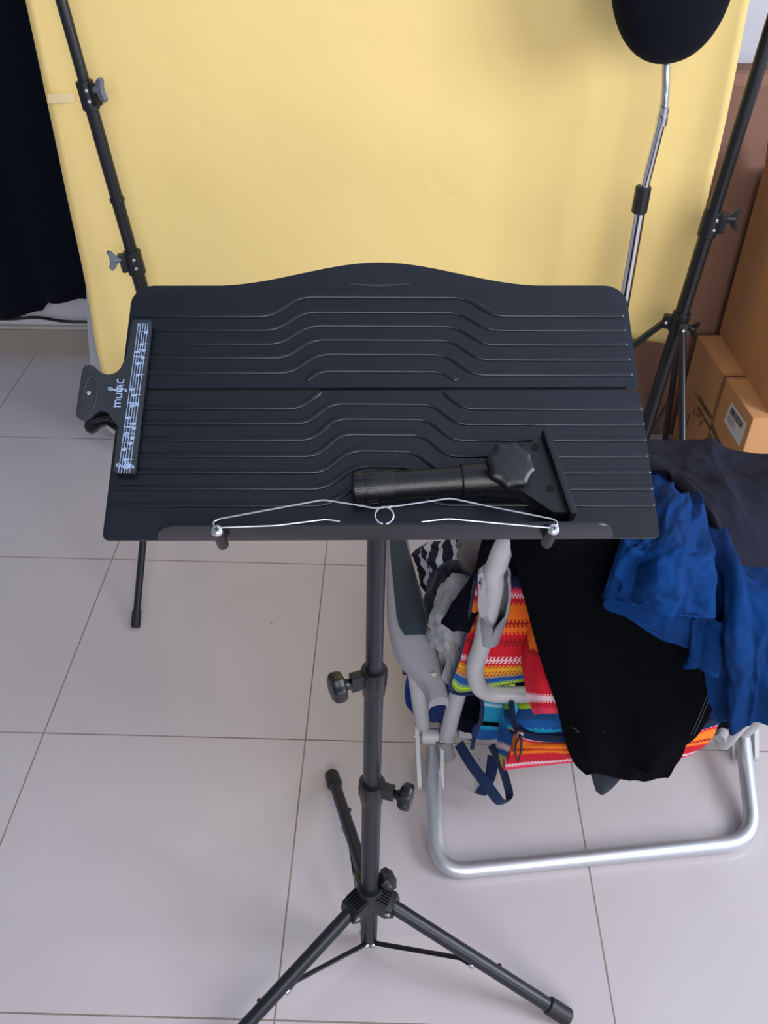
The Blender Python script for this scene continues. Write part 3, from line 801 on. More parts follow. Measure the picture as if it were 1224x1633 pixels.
# print: staves
PR = CT + .00005
def ln(bm, a, b, w_):
    A_, B_ = cp(*a, PR), cp(*b, PR); d_ = (B_ - A_).normalized(); s_ = Nn.cross(d_) * w_ / 2
    prism(bm, [A_ - s_, B_ - s_, B_ + s_, A_ + s_], Nn * .00015)
def ell(bm, c, ru, rv, rot=0):
    C_ = cp(*c, PR); ps = []
    for k in range(16):
        a = 2 * PI * k / 16; x_, y_ = ru * math.cos(a), rv * math.sin(a)
        ps.append(C_ + U * (x_ * math.cos(rot) - y_ * math.sin(rot)) + Vv * (x_ * math.sin(rot) + y_ * math.cos(rot)))
    prism(bm, ps, Nn * .00015)
def stf(s, k):                                    # s 0 bottom .. 1 top, k line -2..2
    x0_, x1_ = 510, 690; return (x0_ + (x1_ - x0_) * s + k * (25.5 - 3 * s), 1545 + (150 - 1545) * s)
bm = bmesh.new()
for k in range(-2, 3): ln(bm, stf(0, k), stf(1, k), .0006)
newobj('stave', bm, M['print'], plate, smooth=False)
bm = bmesh.new(); random.seed(3)
notes = [(.09, 0), (.16, -1), (.20, 1), (.235, 1.5), (.26, -1), (.30, 1.6), (.33, 1.2), (.37, -1), (.45, 0), (.46, 1.6), (.52, 0), (.56, -1), (.655, .5), (.73, 0), (.77, 1.6), (.81, -1), (.82, 1.6), (.86, .5), (.94, 1.8)]
for s_, k in notes:
    ell(bm, stf(s_, k), .0021, .0016, .3)
    ln(bm, stf(s_ + .004, k), stf(s_ + .004, k + (2.6 if k < 1 else -2.6)), .0005)
for s_ in (.265, .31, .47, .74, .78): ln(bm, stf(s_, -2), stf(s_, 2), .0008)
C1, C2 = stf(.262, -1.6), stf(.262, 0)
ln(bm, stf(.26, -1.6), stf(.26, 0), .0045)
for a, b in (((640, 152), (668, 176)), ((668, 152), (640, 176))): ln(bm, a, b, .0008)
newobj('notes', bm, M['print'], plate, smooth=False)
def clef(c, L_, W_):                              # treble clef lying on its side: long axis along the crop x
    C_ = V(c + (0,)) if len(c) == 2 else V(c)
    pts_ = [(-.02, .05), (.10, .10), (.20, .02), (.14, -.12), (-.02, -.14), (-.15, 0), (-.08, .22), (.12, .26), (.28, .10), (.24, -.14), (.02, -.24), (-.30, -.12), (-.56, .10), (-.78, .14), (-.80, -.04), (-.55, -.06), (-.2, -.02), (.3, .02), (.55, .0), (.62, -.14), (.52, -.2), (.48, -.1)]
    return [(C_[0] + p[0] * L_, C_[1] - p[1] * W_) for p in pts_]
bm = bmesh.new()
cl = resample([V((x, y, 0)) for x, y in clef((532, 1473), 110, 110)], 90)
tube(bm, [cp(p.x, p.y, PR) for p in cl], .00055, 6)
newobj('clef', bm, M['print'], plate)
# word "mu&ic" with a clef for the s, reading upwards
bm = bmesh.new(); TW = .0011
def lt(pts_):
    pp = [V((x, y, 0)) for x, y in pts_]
    pp = smooth_path(pp, 9, 4) if len(pp) > 2 else pp
    for a, b in zip(pp[:-1], pp[1:]): ln(bm, (a.x, a.y), (b.x, b.y), TW)
# m : baseline at right (x~481), strokes run along -x
lt([(481, 925), (432, 922), (414, 928)]); lt([(432, 922), (428, 893), (481, 893)]); lt([(432, 895), (430, 862), (481, 860)])
# u
lt([(436, 842), (482, 842), (492, 826), (486, 806), (440, 803)]); lt([(482, 806), (494, 802)])
# i
lt([(468, 726), (510, 725)]); lt([(447, 726), (453, 726)])
# c
lt([(452, 668), (448, 690), (462, 704), (496, 704), (510, 690), (508, 668)])
newobj('lettering', bm, M['print'], plate, smooth=False)
bm = bmesh.new(); cl = resample([V((x, y, 0)) for x, y in clef((462, 762), 118, 105)], 90)
tube(bm, [cp(p.x, p.y, PR) for p in cl], .0005, 6); newobj('clef', bm, M['print'], plate)

# ------------------------------------------------------------------ plastic tube bracket lying on the desk
R0 = .0155
a0, a1 = dk(561, 779, R0), dk(800, 762, R0)
X = (a1 - a0).normalized(); Z = Nn; Yb = Z.cross(X).normalized()
br = empty('tube_bracket', a0.lerp(a1, .5) - Nn * R0, 'black plastic tube bracket with a large star knob, lying on the music desk', 'bracket')
def bl(x, y, z): return a0 + X * x + Yb * y + Z * z
k_ = (a1 - a0).length / 239.0                     # metres per photo pixel here
bm = bmesh.new(); tube(bm, [bl(0, 0, 0), bl(.002, 0, 0), bl(.034, 0, 0), bl(.038, 0, 0)], [.0120, .0142, .0152, .0145], 40)
for i in range(14):
    an = 2 * PI * i / 14; d_ = Yb * math.cos(an) + Z * math.sin(an)
    for (xa, xb_) in ((.003, .010), (.012, .022)):
        box(bm, bl((xa + xb_) / 2, 0, 0) + d_ * .0144, (xb_ - xa, .0048, .0014), basis(X, d_.cross(X) * -1, d_), bev=.0004)
newobj('grip_cap', bm, M['plastic'], br)
bm = bmesh.new(); rod(bm, bl(.036, 0, 0), bl(.105, 0, 0), .0132, 36); newobj('tube', bm, M['plastic'], br)
bm = bmesh.new(); rod(bm, bl(.098, 0, 0), bl(.142, 0, 0), .0152, 36)
# flange: joins the sleeve to the slanted plate
pe0, pe1 = dk(862, 690, .026), dk(902, 828, .016)
def toL(p): q = p - a0; return (q.dot(X), q.dot(Yb))
x0p, y0p = toL(pe0); x1p, y1p = toL(pe1)
fp = [(.120, .0150), (.145, .0185), (x0p - .002, y0p - .003), (x0p + .001, y0p - .004), (x1p + .001, y1p + .003), (x1p - .012, y1p + .004), (.150, -.0185), (.120, -.0150)]
prism(bm, [bl(x, y, -.010) for x, y in fp], Z * .019, bev=.002)
fl_ = newobj('flange', bm, M['plastic'], br, angle=35)
bm = bmesh.new()
dpl = (V((x1p, y1p, 0)) - V((x0p, y0p, 0))); Lp = dpl.length; dpl.normalize()
Pd = X * dpl.x + Yb * dpl.y; Pn = Z.cross(Pd).normalized()
cpl = bl((x0p + x1p) / 2 + .004, (y0p + y1p) / 2, .0005)
box(bm, cpl, (Lp + .002, .0065, .032), basis(Pd, Pn, Z), bev=.0012)
newobj('end_plate', bm, M['plastic'], br, angle=35)
for px_, py_ in ((853, 713), (877, 779)):
    bm = bmesh.new(); c_ = dk(px_, py_, R0 + .0085); tube(bm, [c_, c_ + Z * .0012], .0036, 18)
    newobj('screw_hole', bm, mat('hole_black', (.002, .002, .003), .9), fl_)
kc = dk(811, 746, R0 + .020)
bm = bmesh.new(); rod(bm, kc - Z * .014, kc + Z * .002, .008, 20); newobj('knob_stem', bm, M['plastic'], br)
star_knob('knob', kc - Z * .002, (Z + X * .12 - Yb * .05), .0225, .012, br, lobes=8, depth=.13)

# ------------------------------------------------------------------ beach chair
ch = empty('beach_chair', (.44, 1.25, 0), 'folding aluminium beach chair with striped fabric pouch, heaped with clothes', 'chair')
# floor U frame
r_ = .0165
fL0, fLc, fRc, fR0 = atz(690, 1195, .06), atz(697, 1392, .0165), atz(1203, 1342, .0165), atz(1182, 1160, .075)
bm = bmesh.new()
pu = smooth_path([fL0, fLc, fRc, fR0], .065, 12)
tube(bm, pu, r_, 24); newobj('floor_frame', bm, M['alu'], ch)
def plate2(pxs, Y, thick_, par=ch):
    b_ = bmesh.new(); ps = [at(x, y, Y) for x, y in pxs]; prism(b_, ps, V((thick_, 0, 0)), bev=.0)
    return b_
# pivot plates (outer and inner) as tapering slabs in the y-z plane
def pivot(x0_, yb, zb, yt, zt_, lean, th_=.0095):
    b_ = bmesh.new(); ps = []
    d_ = V((lean, yt - yb, zt_ - zb)).normalized(); n_ = V((1, 0, 0)).cross(d_).normalized()
    p0, p1 = V((x0_, yb, zb)), V((x0_ + lean, yt, zt_))
    for k in range(9): a = PI * k / 8; ps.append(p1 + n_ * .021 * math.cos(a) + d_ * .021 * math.sin(a))
    for k in range(9): a = PI + PI * k / 8; ps.append(p0 + n_ * .012 * math.cos(a) + d_ * .012 * math.sin(a))
    prism(b_, ps, V((th_, 0, 0)), bev=.0015)
    return b_
def saddle(pt, w_):
    b_ = bmesh.new(); rod(b_, pt + V((-w_, 0, 0)), pt + V((w_, 0, 0)), .017, 20, bev=.002); return b_
fd = (fLc - fL0).normalized()
pbL, ptL = atz(686, 1250, .035), atz(683, 1178, .085)
xL = pbL.x
pl = newobj('pivot_plate', pivot(xL - .0285, pbL.y, pbL.z, ptL.y + .012, ptL.z + .008, -.006), M['greytube'], ch, smooth=False)
pl2 = newobj('pivot_plate', pivot(xL + .0195, pbL.y, pbL.z, ptL.y + .012, ptL.z + .008, .000), M['greytube'], ch, smooth=False)
newobj('pivot_saddle', saddle(V((xL, ptL.y + .004, ptL.z + .004)), .019), M['greytube'], ch)
b_ = bmesh.new(); disc(b_, V((xL - .0315, ptL.y + .008, ptL.z)), (-1, 0, 0), .009, .005, 16); newobj('rivet', b_, M['steel'], pl)
pbR, ptR = atz(1188, 1204, .04), atz(1180, 1140, .09)
xR = (pbR.x + atz(1184, 1170, .07).x) / 2 - .002
pr = newobj('pivot_plate', pivot(xR - .0285, pbR.y, pbR.z, ptR.y, ptR.z, -.004), M['greytube'], ch, smooth=False)
newobj('pivot_plate', pivot(xR + .0195, pbR.y, pbR.z, ptR.y, ptR.z, .004), M['greytube'], ch, smooth=False)
# struts going up
aR_z = .40
s1b, s1t = atz(674, 1158, .10), atz(662, 1070, .355)
s2b, s2t = atz(711, 1178, .09), atz(732, 1096, .36)
for a, b in ((s1b, s1t), (s2b, s2t)):
    b_ = bmesh.new(); rod(b_, a - (b - a).normalized() * .02, b, .0165, 24); newobj('strut', b_, M['greytube'], ch)
mx_ = lambda p: V((.885 - p.x, p.y, p.z))
for a, b in ((s1b, s1t), (s2b, s2t)):
    b_ = bmesh.new(); rod(b_, mx_(a), mx_(b), .0165, 24); newobj('strut', b_, M['greytube'], ch)
# end cap cylinder beneath strut 2
ec0, ec1 = atz(706, 1180, .095), atz(714, 1209, .05)
b_ = bmesh.new(); rod(b_, ec0, ec1, .0175, 24); newobj('end_cap', b_, mat('worn_grey_cap', srgb(120, 120, 122), .5, noise_amt=.2, noise_scale=80), ch)
b_ = bmesh.new(); c_ = at(1152, 1166, 1.13); rod(b_, c_, c_ + V((-.012, -.02, 0)), .012, 20); newobj('end_cap', b_, M['greyp'], ch)
# seat rails and cross bars
b_ = bmesh.new(); rod(b_, V((.17, 1.23, .085)), V((.73, 1.23, .085)), .014, 20); newobj('cross_bar', b_, M['greytube'], ch)
for x_ in (.165, .72):
    b_ = bmesh.new(); rod(b_, V((x_, 1.22, .25)), V((x_, 1.70, .30)), .0135, 20); newobj('seat_rail', b_, M['greytube'], ch)
for x_ in (.165, .72):
    b_ = bmesh.new(); rod(b_, V((x_, 1.66, .29)), V((x_, 1.80, .012)), .0135, 20); newobj('front_leg', b_, M['greytube'], ch)
b_ = bmesh.new(); cloth(b_, [[V((.165, 1.13, .245)), V((.44, 1.13, .215)), V((.72, 1.13, .245))], [V((.165, 1.4, .27)), V((.44, 1.4, .235)), V((.72, 1.4, .27))], [V((.165, 1.69, .30)), V((.44, 1.69, .28)), V((.72, 1.69, .30))]], 20, 20, thick=.004, away=V((0, 0, -1)))
newobj('seat_fabric', b_, M['navy'], ch)
# armrest
def arm(px_list, z, par, flipx=None):
    pass
b_ = bmesh.new()
zA = .40
left_e = [(612, 800), (616, 862), (616, 920), (617, 975), (624, 1015), (638, 1050), (662, 1076), (677, 1096), (684, 1122)]
right_e = [(638, 800), (650, 862), (664, 920), (681, 975), (692, 1015), (700, 1050), (706, 1078), (712, 1098), (715, 1118)]
def zarm(y): return .365 + .055 * min(1, max(0, (1115 - y) / 120))
rows_ = []
for (lx, ly), (rx, ry) in zip(left_e, right_e):
    z_ = zarm(ly); A_, B_ = atz(lx, ly, z_ - .012), atz(rx, ry, z_ - .012)
    rows_.append([A_, A_.lerp(B_, .12) + V((0, 0, .010)), A_.lerp(B_, .5) + V((0, 0, .014)), A_.lerp(B_, .88) + V((0, 0, .010)), B_])
cloth(b_, rows_, 16, 40, thick=.022, away=V((0, 0, -1)))
am = newobj('armrest', b_, M['greyp'], ch, angle=50)
b_ = bmesh.new()
li = [(620, 800), (621, 862), (626, 920), (630, 960), (635, 990), (645, 1010)]; ri = [(633, 800), (647, 862), (661, 920), (672, 960), (679, 990), (679, 1009)]
rows_ = []
for (lx, ly), (rx, ry) in zip(li, ri):
    z_ = zarm(ly); A_, B_ = atz(lx, ly, z_ + .003), atz(rx, ry, z_ + .003); rows_.append([A_, A_.lerp(B_, .5) + V((0, 0, .0015)), B_])
cloth(b_, rows_, 8, 30, thick=.006, away=V((0, 0, -1))); newobj('arm_pad', b_, M['teal'], am)
b_ = bmesh.new(); sc = atz(691.5, 1076, .388); ps = []
for k in range(10):
    rr_ = .0062 if k % 2 == 0 else .0027; a = PI / 2 + PI * k / 5 + .1; ps.append(sc + V((rr_ * math.cos(a), rr_ * math.sin(a) * 1.0, 0)))
prism(b_, ps, V((0, 0, .0012))); newobj('star', b_, mat('cream_star', srgb(225, 220, 200), .5), am, smooth=False)
b_ = bmesh.new(); ps = rows_
right_arm = []
for (lx, ly), (rx, ry) in zip(left_e, right_e):
    z_ = zarm(ly); A_, B_ = atz(lx, ly, z_ - .012), atz(rx, ry, z_ - .012); A_, B_ = mx_(B_), mx_(A_)
    right_arm.append([A_, A_.lerp(B_, .12) + V((0, 0, .010)), A_.lerp(B_, .5) + V((0, 0, .014)), A_.lerp(B_, .88) + V((0, 0, .010)), B_])
cloth(b_, right_arm, 12, 30, thick=.022, away=V((0, 0, -1))); newobj('armrest', b_, M['greyp'], ch, angle=50)
b_ = bmesh.new(); q = atz(652, 1062, .355); box(b_, q + V((0.004, 0.012, -.006)), (.034, .04, .026), bev=.004); newobj('arm_bracket', b_, M['rubber'], ch)
# back frame loop
bp_ = [at(1010, 845, .98), at(835, 850, .985), at(790, 905, .99), at(786, 940, 1.0), at(770, 1020, 1.045), at(757, 1070, 1.07), at(775, 1104, 1.09), at(850, 1108, 1.09), at(1010, 1112, 1.09)]
b_ = bmesh.new(); sp_ = resample(bp_, 90); tube(b_, sp_, .0158, 24); newobj('back_frame', b_, M['greytube'], ch)
# hinge sleeve on the frame
YS = 1.0
def shell(u_lo, u_hi, path, rads, arc0, arc1, th_, name, parent, n=18):
    """part of a tube wall (a half pipe) along a path; arc given in degrees, 270 faces the viewer"""
    b_ = bmesh.new(); rings = []
    for i, p in enumerate(path):
        t_ = (path[min(i + 1, len(path) - 1)] - path[max(i - 1, 0)]).normalized()
        x_ = V((0, 1, 0)).cross(t_).normalized(); y_ = t_.cross(x_).normalized()
        if y_.y < 0: y_ = -y_
        r0, r1 = rads[i]; o_, i_ = [], []
        for k in range(n + 1):
            a_ = math.radians(arc0[i] + (arc1[i] - arc0[i]) * k / n)
            dd = x_ * math.cos(a_) + y_ * math.sin(a_)
            if dd.x * math.cos(a_) < 0: dd = -x_ * math.cos(a_) + y_ * math.sin(a_)
            o_.append(b_.verts.new(p + dd * r0)); i_.append(b_.verts.new(p + dd * (r0 - th_)))
        rings.append((o_, i_))
    for j in range(len(rings) - 1):
        (o0, i0), (o1, i1) = rings[j], rings[j + 1]
        for k in range(n):
            b_.faces.new((o0[k], o0[k + 1], o1[k + 1], o1[k])); b_.faces.new((i0[k], i1[k], i1[k + 1], i0[k + 1]))
        b_.faces.new((o0[0], o1[0], i1[0], i0[0])); b_.faces.new((o0[n], i0[n], i1[n], o1[n]))
    for o_, i_ in (rings[0], rings[-1]):
        for k in range(n): b_.faces.new((o_[k], i_[k], i_[k + 1], o_[k + 1]))
    return newobj(name, b_, mat('light_grey_plastic', srgb(140, 142, 152), .45), parent, angle=45)
spth = [at(789, 915, .985), at(789, 935, .992), at(789, 955, 1.0), at(788, 972, 1.010), at(786, 985, 1.02), at(783, 1000, 1.03), at(779, 1018, 1.042)]
hs = shell(0, 0, spth, [(.0235, 0), (.0245, 0), (.0245, 0), (.024, 0), (.0225, 0), (.0205, 0), (.0185, 0)],
           [-28, -18, -12, -40, -86, -90, -90], [208, 198, 192, 220, 266, 270, 270], .004, 'hinge_sleeve', ch)
b_ = bmesh.new(); ps = [at(*p) for p in ((763, 945, .985), (761, 930, .982), (762, 918, .980), (766, 913, .979), (771, 916, .980), (774, 930, .982), (777, 950, .985), (779, 968, .990), (772, 985, .992), (765, 985, .990), (761, 965, .987))]
prism(b_, ps, V((.001, .012, .001)), bev=.0015); newobj('sleeve_ear', b_, M['greyp'], hs)
b_ = bmesh.new(); disc(b_, at(766.5, 929, .9805), (-.3, -1, .4), .0032, .002, 12); newobj('slot', b_, M['cord'], hs)
# striped pouch panels
stA = stripes('striped_knit_flap', [(0, NVY), (.07, PNK), (.13, WHT), (.17, RED), (.24, ORG), (.40, DRD), (.44, ORG), (.50, RED), (.55, DRD), (.59, RED), (.70, WHT), (.735, RED), (.775, YEL), (.83, DRD), (.845, YEL), (.87, BLU), (.945, LIM), (.985, NVY)], 34)
b_ = bmesh.new()
cloth(b_, P3([[(757, 925, 1.03), (790, 925, 1.03), (830, 930, 1.03), (900, 930, 1.03)], [(749, 975, 1.055), (780, 980, 1.05), (840, 980, 1.05), (920, 980, 1.05)], [(735, 1040, 1.08), (775, 1045, 1.075), (850, 1045, 1.07), (930, 1045, 1.07)], [(718, 1092, 1.10), (730, 1106, 1.10), (770, 1100, 1.10), (850, 1085, 1.10)]]), 50, 50, thick=.012)
newobj('striped_flap', b_, stA, ch)
b_ = bmesh.new(); tube(b_, resample([at(x, y, z) for x, y, z in ((757, 925, 1.03), (749, 975, 1.055), (735, 1040, 1.08), (718, 1090, 1.098), (722, 1104, 1.10), (745, 1107, 1.10), (775, 1101, 1.10))], 40), .0028, 8); newobj('piping', b_, M['strap'], ch)
stB = stripes('striped_knit_bulge', [(0, ORG), (.3, DRD), (.36, RED), (.78, WHT), (.86, RED), (.93, PNK)], 26)
b_ = bmesh.new()
cloth(b_, P3([[(850, 1000, 1.03), (880, 985, 1.0), (930, 990, .99)], [(842, 1040, 1.02), (880, 1050, .985), (950, 1060, .98)], [(836, 1090, 1.02), (872, 1095, .975), (960, 1100, .975)], [(850, 1140, 1.03), (880, 1138, .985), (970, 1140, .985)]]), 40, 40, thick=.05, away=V((0, 1, 0)))
newobj('striped_cushion', b_, stB, ch)
stC = stripes('striped_knit_side', [(0, LIM), (.10, CYN), (.30, (170, 210, 225)), (.37, CYN), (.68, (24, 120, 160)), (.74, CYN), (.82, BLU)], 20)
b_ = bmesh.new()
cloth(b_, P3([[(760, 1100, 1.11), (790, 1105, 1.11), (825, 1105, 1.12)], [(768, 1135, 1.13), (790, 1138, 1.13), (812, 1138, 1.13)], [(752, 1178, 1.15), (775, 1180, 1.15), (805, 1178, 1.15)]]), 24, 30, thick=.02)
newobj('side_pocket', b_, stC, ch)
b_ = bmesh.new(); cloth(b_, P3([[(720, 1100, 1.16), (745, 1100, 1.16), (775, 1104, 1.16)], [(725, 1130, 1.17), (750, 1140, 1.17), (775, 1140, 1.17)], [(722, 1160, 1.18), (748, 1170, 1.18), (765, 1178, 1.18)]]), 20, 20, wr(2, .004, 3, 3), thick=.02)
newobj('pocket_lining', b_, M['navy'], ch)
b_ = bmesh.new(); cloth(b_, [[at(x - 3, y, z), at(x + 3, y + 1, z)] for x, y, z in ((762, 1100, 1.10), (769, 1125, 1.105), (768, 1145, 1.11), (758, 1170, 1.12), (752, 1195, 1.12))], 4, 24, thick=.004); newobj('binding', b_, M['strap'], ch)
# lower zip pouch
stD1 = stripes('striped_knit_top', [(0, (180, 60, 40)), (.08, LIM), (.35, (20, 70, 120)), (.62, BLU), (.80, CYN), (.90, YEL), (.94, NVY)], 26)
top_r = P3([[(806, 1112, 1.12), (840, 1108, 1.11), (920, 1108, 1.11), (1060, 1104, 1.11), (1150, 1098, 1.12)], [(803, 1140, 1.07), (838, 1140, 1.055), (920, 1142, 1.05), (1060, 1138, 1.05), (1150, 1125, 1.08)], [(812, 1166, 1.035), (840, 1176, 1.02), (920, 1180, 1.02), (1060, 1175, 1.02), (1148, 1152, 1.05)]])
b_ = bmesh.new(); cloth(b_, top_r, 70, 20, wr(5, .002, 6, 3), thick=.01); newobj('pouch_top', b_, stD1, ch)
stD2 = stripes('striped_knit_front', [(0, NVY), (.07, WHT), (.11, RED), (.18, ORG), (.42, DRD), (.48, ORG), (.58, RED), (.84, WHT), (.92, PNK)], 42)
b_ = bmesh.new(); cloth(b_, P3([[(826, 1170, 1.02), (860, 1179, 1.012), (920, 1180, 1.01), (1060, 1175, 1.01), (1148, 1150, 1.04)], [(815, 1200, 1.01), (860, 1198, .995), (920, 1198, .995), (1060, 1192, .995), (1132, 1182, 1.02)], [(803, 1228, 1.03), (860, 1222, 1.02), (920, 1216, 1.02), (1060, 1212, 1.02), (1100, 1204, 1.04)]]), 70, 24, wr(8, .002, 6, 3), thick=.03, away=V((0, 1, 0)))
newobj('pouch_front', b_, stD2, ch)
stD3 = stripes('striped_knit_pouch_side', [(0, CYN), (.34, (24, 120, 170)), (.42, BLU), (.62, WHT), (.70, BLU), (.80, LIM), (.93, YEL)], 12)
b_ = bmesh.new(); cloth(b_, P3([[(806, 1116, 1.12), (812, 1114, 1.10), (818, 1118, 1.08)], [(796, 1150, 1.10), (806, 1150, 1.07), (824, 1168, 1.03)], [(793, 1190, 1.10), (802, 1192, 1.05), (818, 1200, 1.01)], [(798, 1220, 1.10), (802, 1226, 1.06), (805, 1229, 1.032)]]), 16, 40, thick=.02, away=V((.3, 1, 0))); newobj('pouch_side', b_, stD3, ch)
b_ = bmesh.new(); zp = resample([at(*p) for p in ((815, 1118, 1.075), (818, 1145, 1.04), (828, 1168, 1.013), (860, 1177, 1.006), (920, 1179, 1.003), (1060, 1174, 1.003), (1146, 1150, 1.03))], 80)
tube(b_, zp, .0058, 10, flat=.5); zo = newobj('zip', b_, M['strap'], ch)
b_ = bmesh.new(); c_ = at(829, 1170, 1.0); box(b_, c_, (.010, .005, .010), bev=.0015); newobj('zip_slider', b_, M['chrome'], zo)
b_ = bmesh.new(); tube(b_, [at(x, y, .995) for x, y in ((829, 1173), (822, 1186), (821, 1202), (826, 1216), (831, 1195), (831, 1175))], .0022, 8); newobj('zip_pull', b_, M['cord'], zo)
# straps
def ribbon(pxs, wd, flat_dir, name='strap', n=50):
    b_ = bmesh.new(); ps = resample([at(*p) for p in pxs], n); tube(b_, ps, wd / 2, 8, flat=.10, updir=flat_dir); return newobj(name, b_, M['strap'], ch)
ribbon([(731, 1186, 1.14), (752, 1220, 1.10), (780, 1257, 1.07), (797, 1279, 1.06), (810, 1277, 1.07), (811, 1262, 1.09), (800, 1225, 1.12), (783, 1188, 1.16)], .026, V((-.2, -1, .25)))
ribbon([(786, 1205, 1.17), (781, 1238, 1.14), (765, 1268, 1.13), (755, 1284, 1.13)], .024, V((-.2, -1, .25)))

# ------------------------------------------------------------------ clothes heaped on the chair
grp = 'clothes heaped on the beach chair'
def garment(name, rows, mt, label, cat, nu=80, nv=80, disp=None, thick=.006, bulge=0, away=None, parent=None):
    b_ = bmesh.new(); cloth(b_, rows, nu, nv, disp, thick, bulge, away)
    o = newobj(name, b_, mt, parent, angle=80)
    if parent is None: tag(o, label, cat, grp)
    return o
# heap on the seat
b_ = bmesh.new(); bmesh.ops.create_icosphere(b_, subdivisions=6, radius=1)
for v in b_.verts:
    c_ = v.co.copy(); n_ = noise.fractal(c_ * 1.6, .9, 2, 4) * .14 + (1 - abs(noise.noise(c_ * 2.5)) * 2) * .05
    e = lambda q: math.copysign(abs(q) ** .8, q)
    v.co = V((.455 + .245 * e(c_.x) * (1 + n_), 1.38 + .19 * e(c_.y) * (1 + n_), .455 + .205 * e(c_.z) * (1 + n_)))
    if v.co.z < .265: v.co.z = .265 + (v.co.z - .265) * .1
heap = newobj('dark_garment', b_, M['navy'], angle=80); tag(heap, 'thick bundle of dark navy clothing filling the seat of the beach chair', 'clothing', grp)
# navy-and-white striped shirt
stN = stripes('navy_white_stripe', [(0, (24, 24, 42)), (.12, (176, 178, 186)), (.2, (24, 24, 42)), (.34, (180, 180, 190)), (.42, (24, 24, 42)), (.56, (180, 182, 190)), (.66, (22, 22, 38)), (.82, (176, 178, 186)), (.9, (24, 24, 42))], 3, axis='X', tooth=.015)
garment('striped_shirt', P3([[(664, 880, 1.42), (690, 868, 1.36), (740, 862, 1.34)], [(666, 900, 1.38), (695, 895, 1.31), (738, 888, 1.30)], [(674, 930, 1.34), (700, 925, 1.28), (730, 920, 1.26)], [(680, 955, 1.33), (700, 955, 1.27), (730, 950, 1.24)]]), stN, 'navy and white striped shirt crumpled beside the grey armrest', 'shirt', 60, 60, wr(11, .014, 3, 3, .5), thick=.05, bulge=.05, away=V((.2, .9, -.5)))
garment('cyan_cloth', P3([[(668, 882, 1.45), (674, 878, 1.45), (684, 878, 1.45)], [(668, 888, 1.44), (675, 889, 1.44), (684, 889, 1.44)]]), M['cyan'], 'small bit of cyan cloth peeking out above the striped shirt', 'cloth', 10, 10, None, thick=.03, away=V((0, 1, -.3)))
garment('grey_brown_garment', P3([[(726, 870, 1.26), (748, 852, 1.22), (784, 848, 1.20)], [(730, 890, 1.23), (750, 880, 1.17), (780, 874, 1.15)], [(744, 910, 1.22), (754, 914, 1.18), (772, 905, 1.17)]]), M['taupe'], 'grey brown garment folded beside the striped shirt near the desk edge', 'clothing', 50, 50, wr(13, .008, 2, 2, .4), thick=.05, bulge=.03, away=V((.2, .9, -.5)))
garment('navy_garment', P3([[(684, 918, 1.29), (715, 905, 1.26), (758, 928, 1.23)], [(680, 945, 1.27), (710, 938, 1.23), (748, 945, 1.21)], [(680, 975, 1.25), (705, 975, 1.2), (740, 975, 1.17)], [(688, 1000, 1.25), (710, 1005, 1.2), (735, 1005, 1.18)]]), fabric('navy_knit', srgb(22, 22, 38)), 'plain navy garment below the striped shirt, against the armrest', 'clothing', 60, 60, wr(17, .008, 3, 3, .4), thick=.04, bulge=.03, away=V((.3, .9, -.3)))
garment('heather_garment', P3([[(706, 945, 1.21), (722, 925, 1.17), (745, 930, 1.16)], [(690, 985, 1.19), (712, 975, 1.14), (745, 975, 1.13)], [(690, 1015, 1.18), (712, 1010, 1.13), (742, 1010, 1.12)], [(702, 1050, 1.17), (715, 1048, 1.125), (738, 1045, 1.12)], [(708, 1086, 1.17), (716, 1088, 1.14), (730, 1080, 1.13)]]), M['heather'], 'heather grey jersey bunched between the armrest and the striped pouch', 'clothing', 60, 90, wr(21, .011, 2.5, 6, .7, .4), thick=.03, bulge=.03, away=V((.3, .9, -.3)))
garment('dark_navy_top', P3([[(772, 850, 1.13), (800, 845, 1.09), (850, 845, 1.06)], [(755, 910, 1.09), (785, 910, 1.05), (830, 900, 1.03)], [(735, 942, 1.09), (760, 945, 1.05), (800, 945, 1.04)], [(715, 970, 1.10), (742, 975, 1.06), (765, 975, 1.05)], [(702, 994, 1.10), (720, 1004, 1.07), (748, 1008, 1.06)]]), M['navy'], 'black navy garment with a pointed corner hanging left of the chair back frame', 'clothing', 60, 60, wr(23, .005, 2, 3, .3), thick=.012)
garment('royal_blue_cloth', P3([[(650, 1070, 1.27), (700, 1075, 1.26), (770, 1090, 1.25)], [(645, 1100, 1.26), (690, 1110, 1.25), (765, 1120, 1.24)], [(652, 1130, 1.27), (690, 1138, 1.26), (760, 1155, 1.25)], [(668, 1146, 1.28), (700, 1153, 1.27), (755, 1178, 1.26)]]), M['royal'], 'royal blue cloth hanging under the armrest inside the chair frame', 'cloth', 60, 50, wr(27, .008, 5, 2, .6), thick=.006)
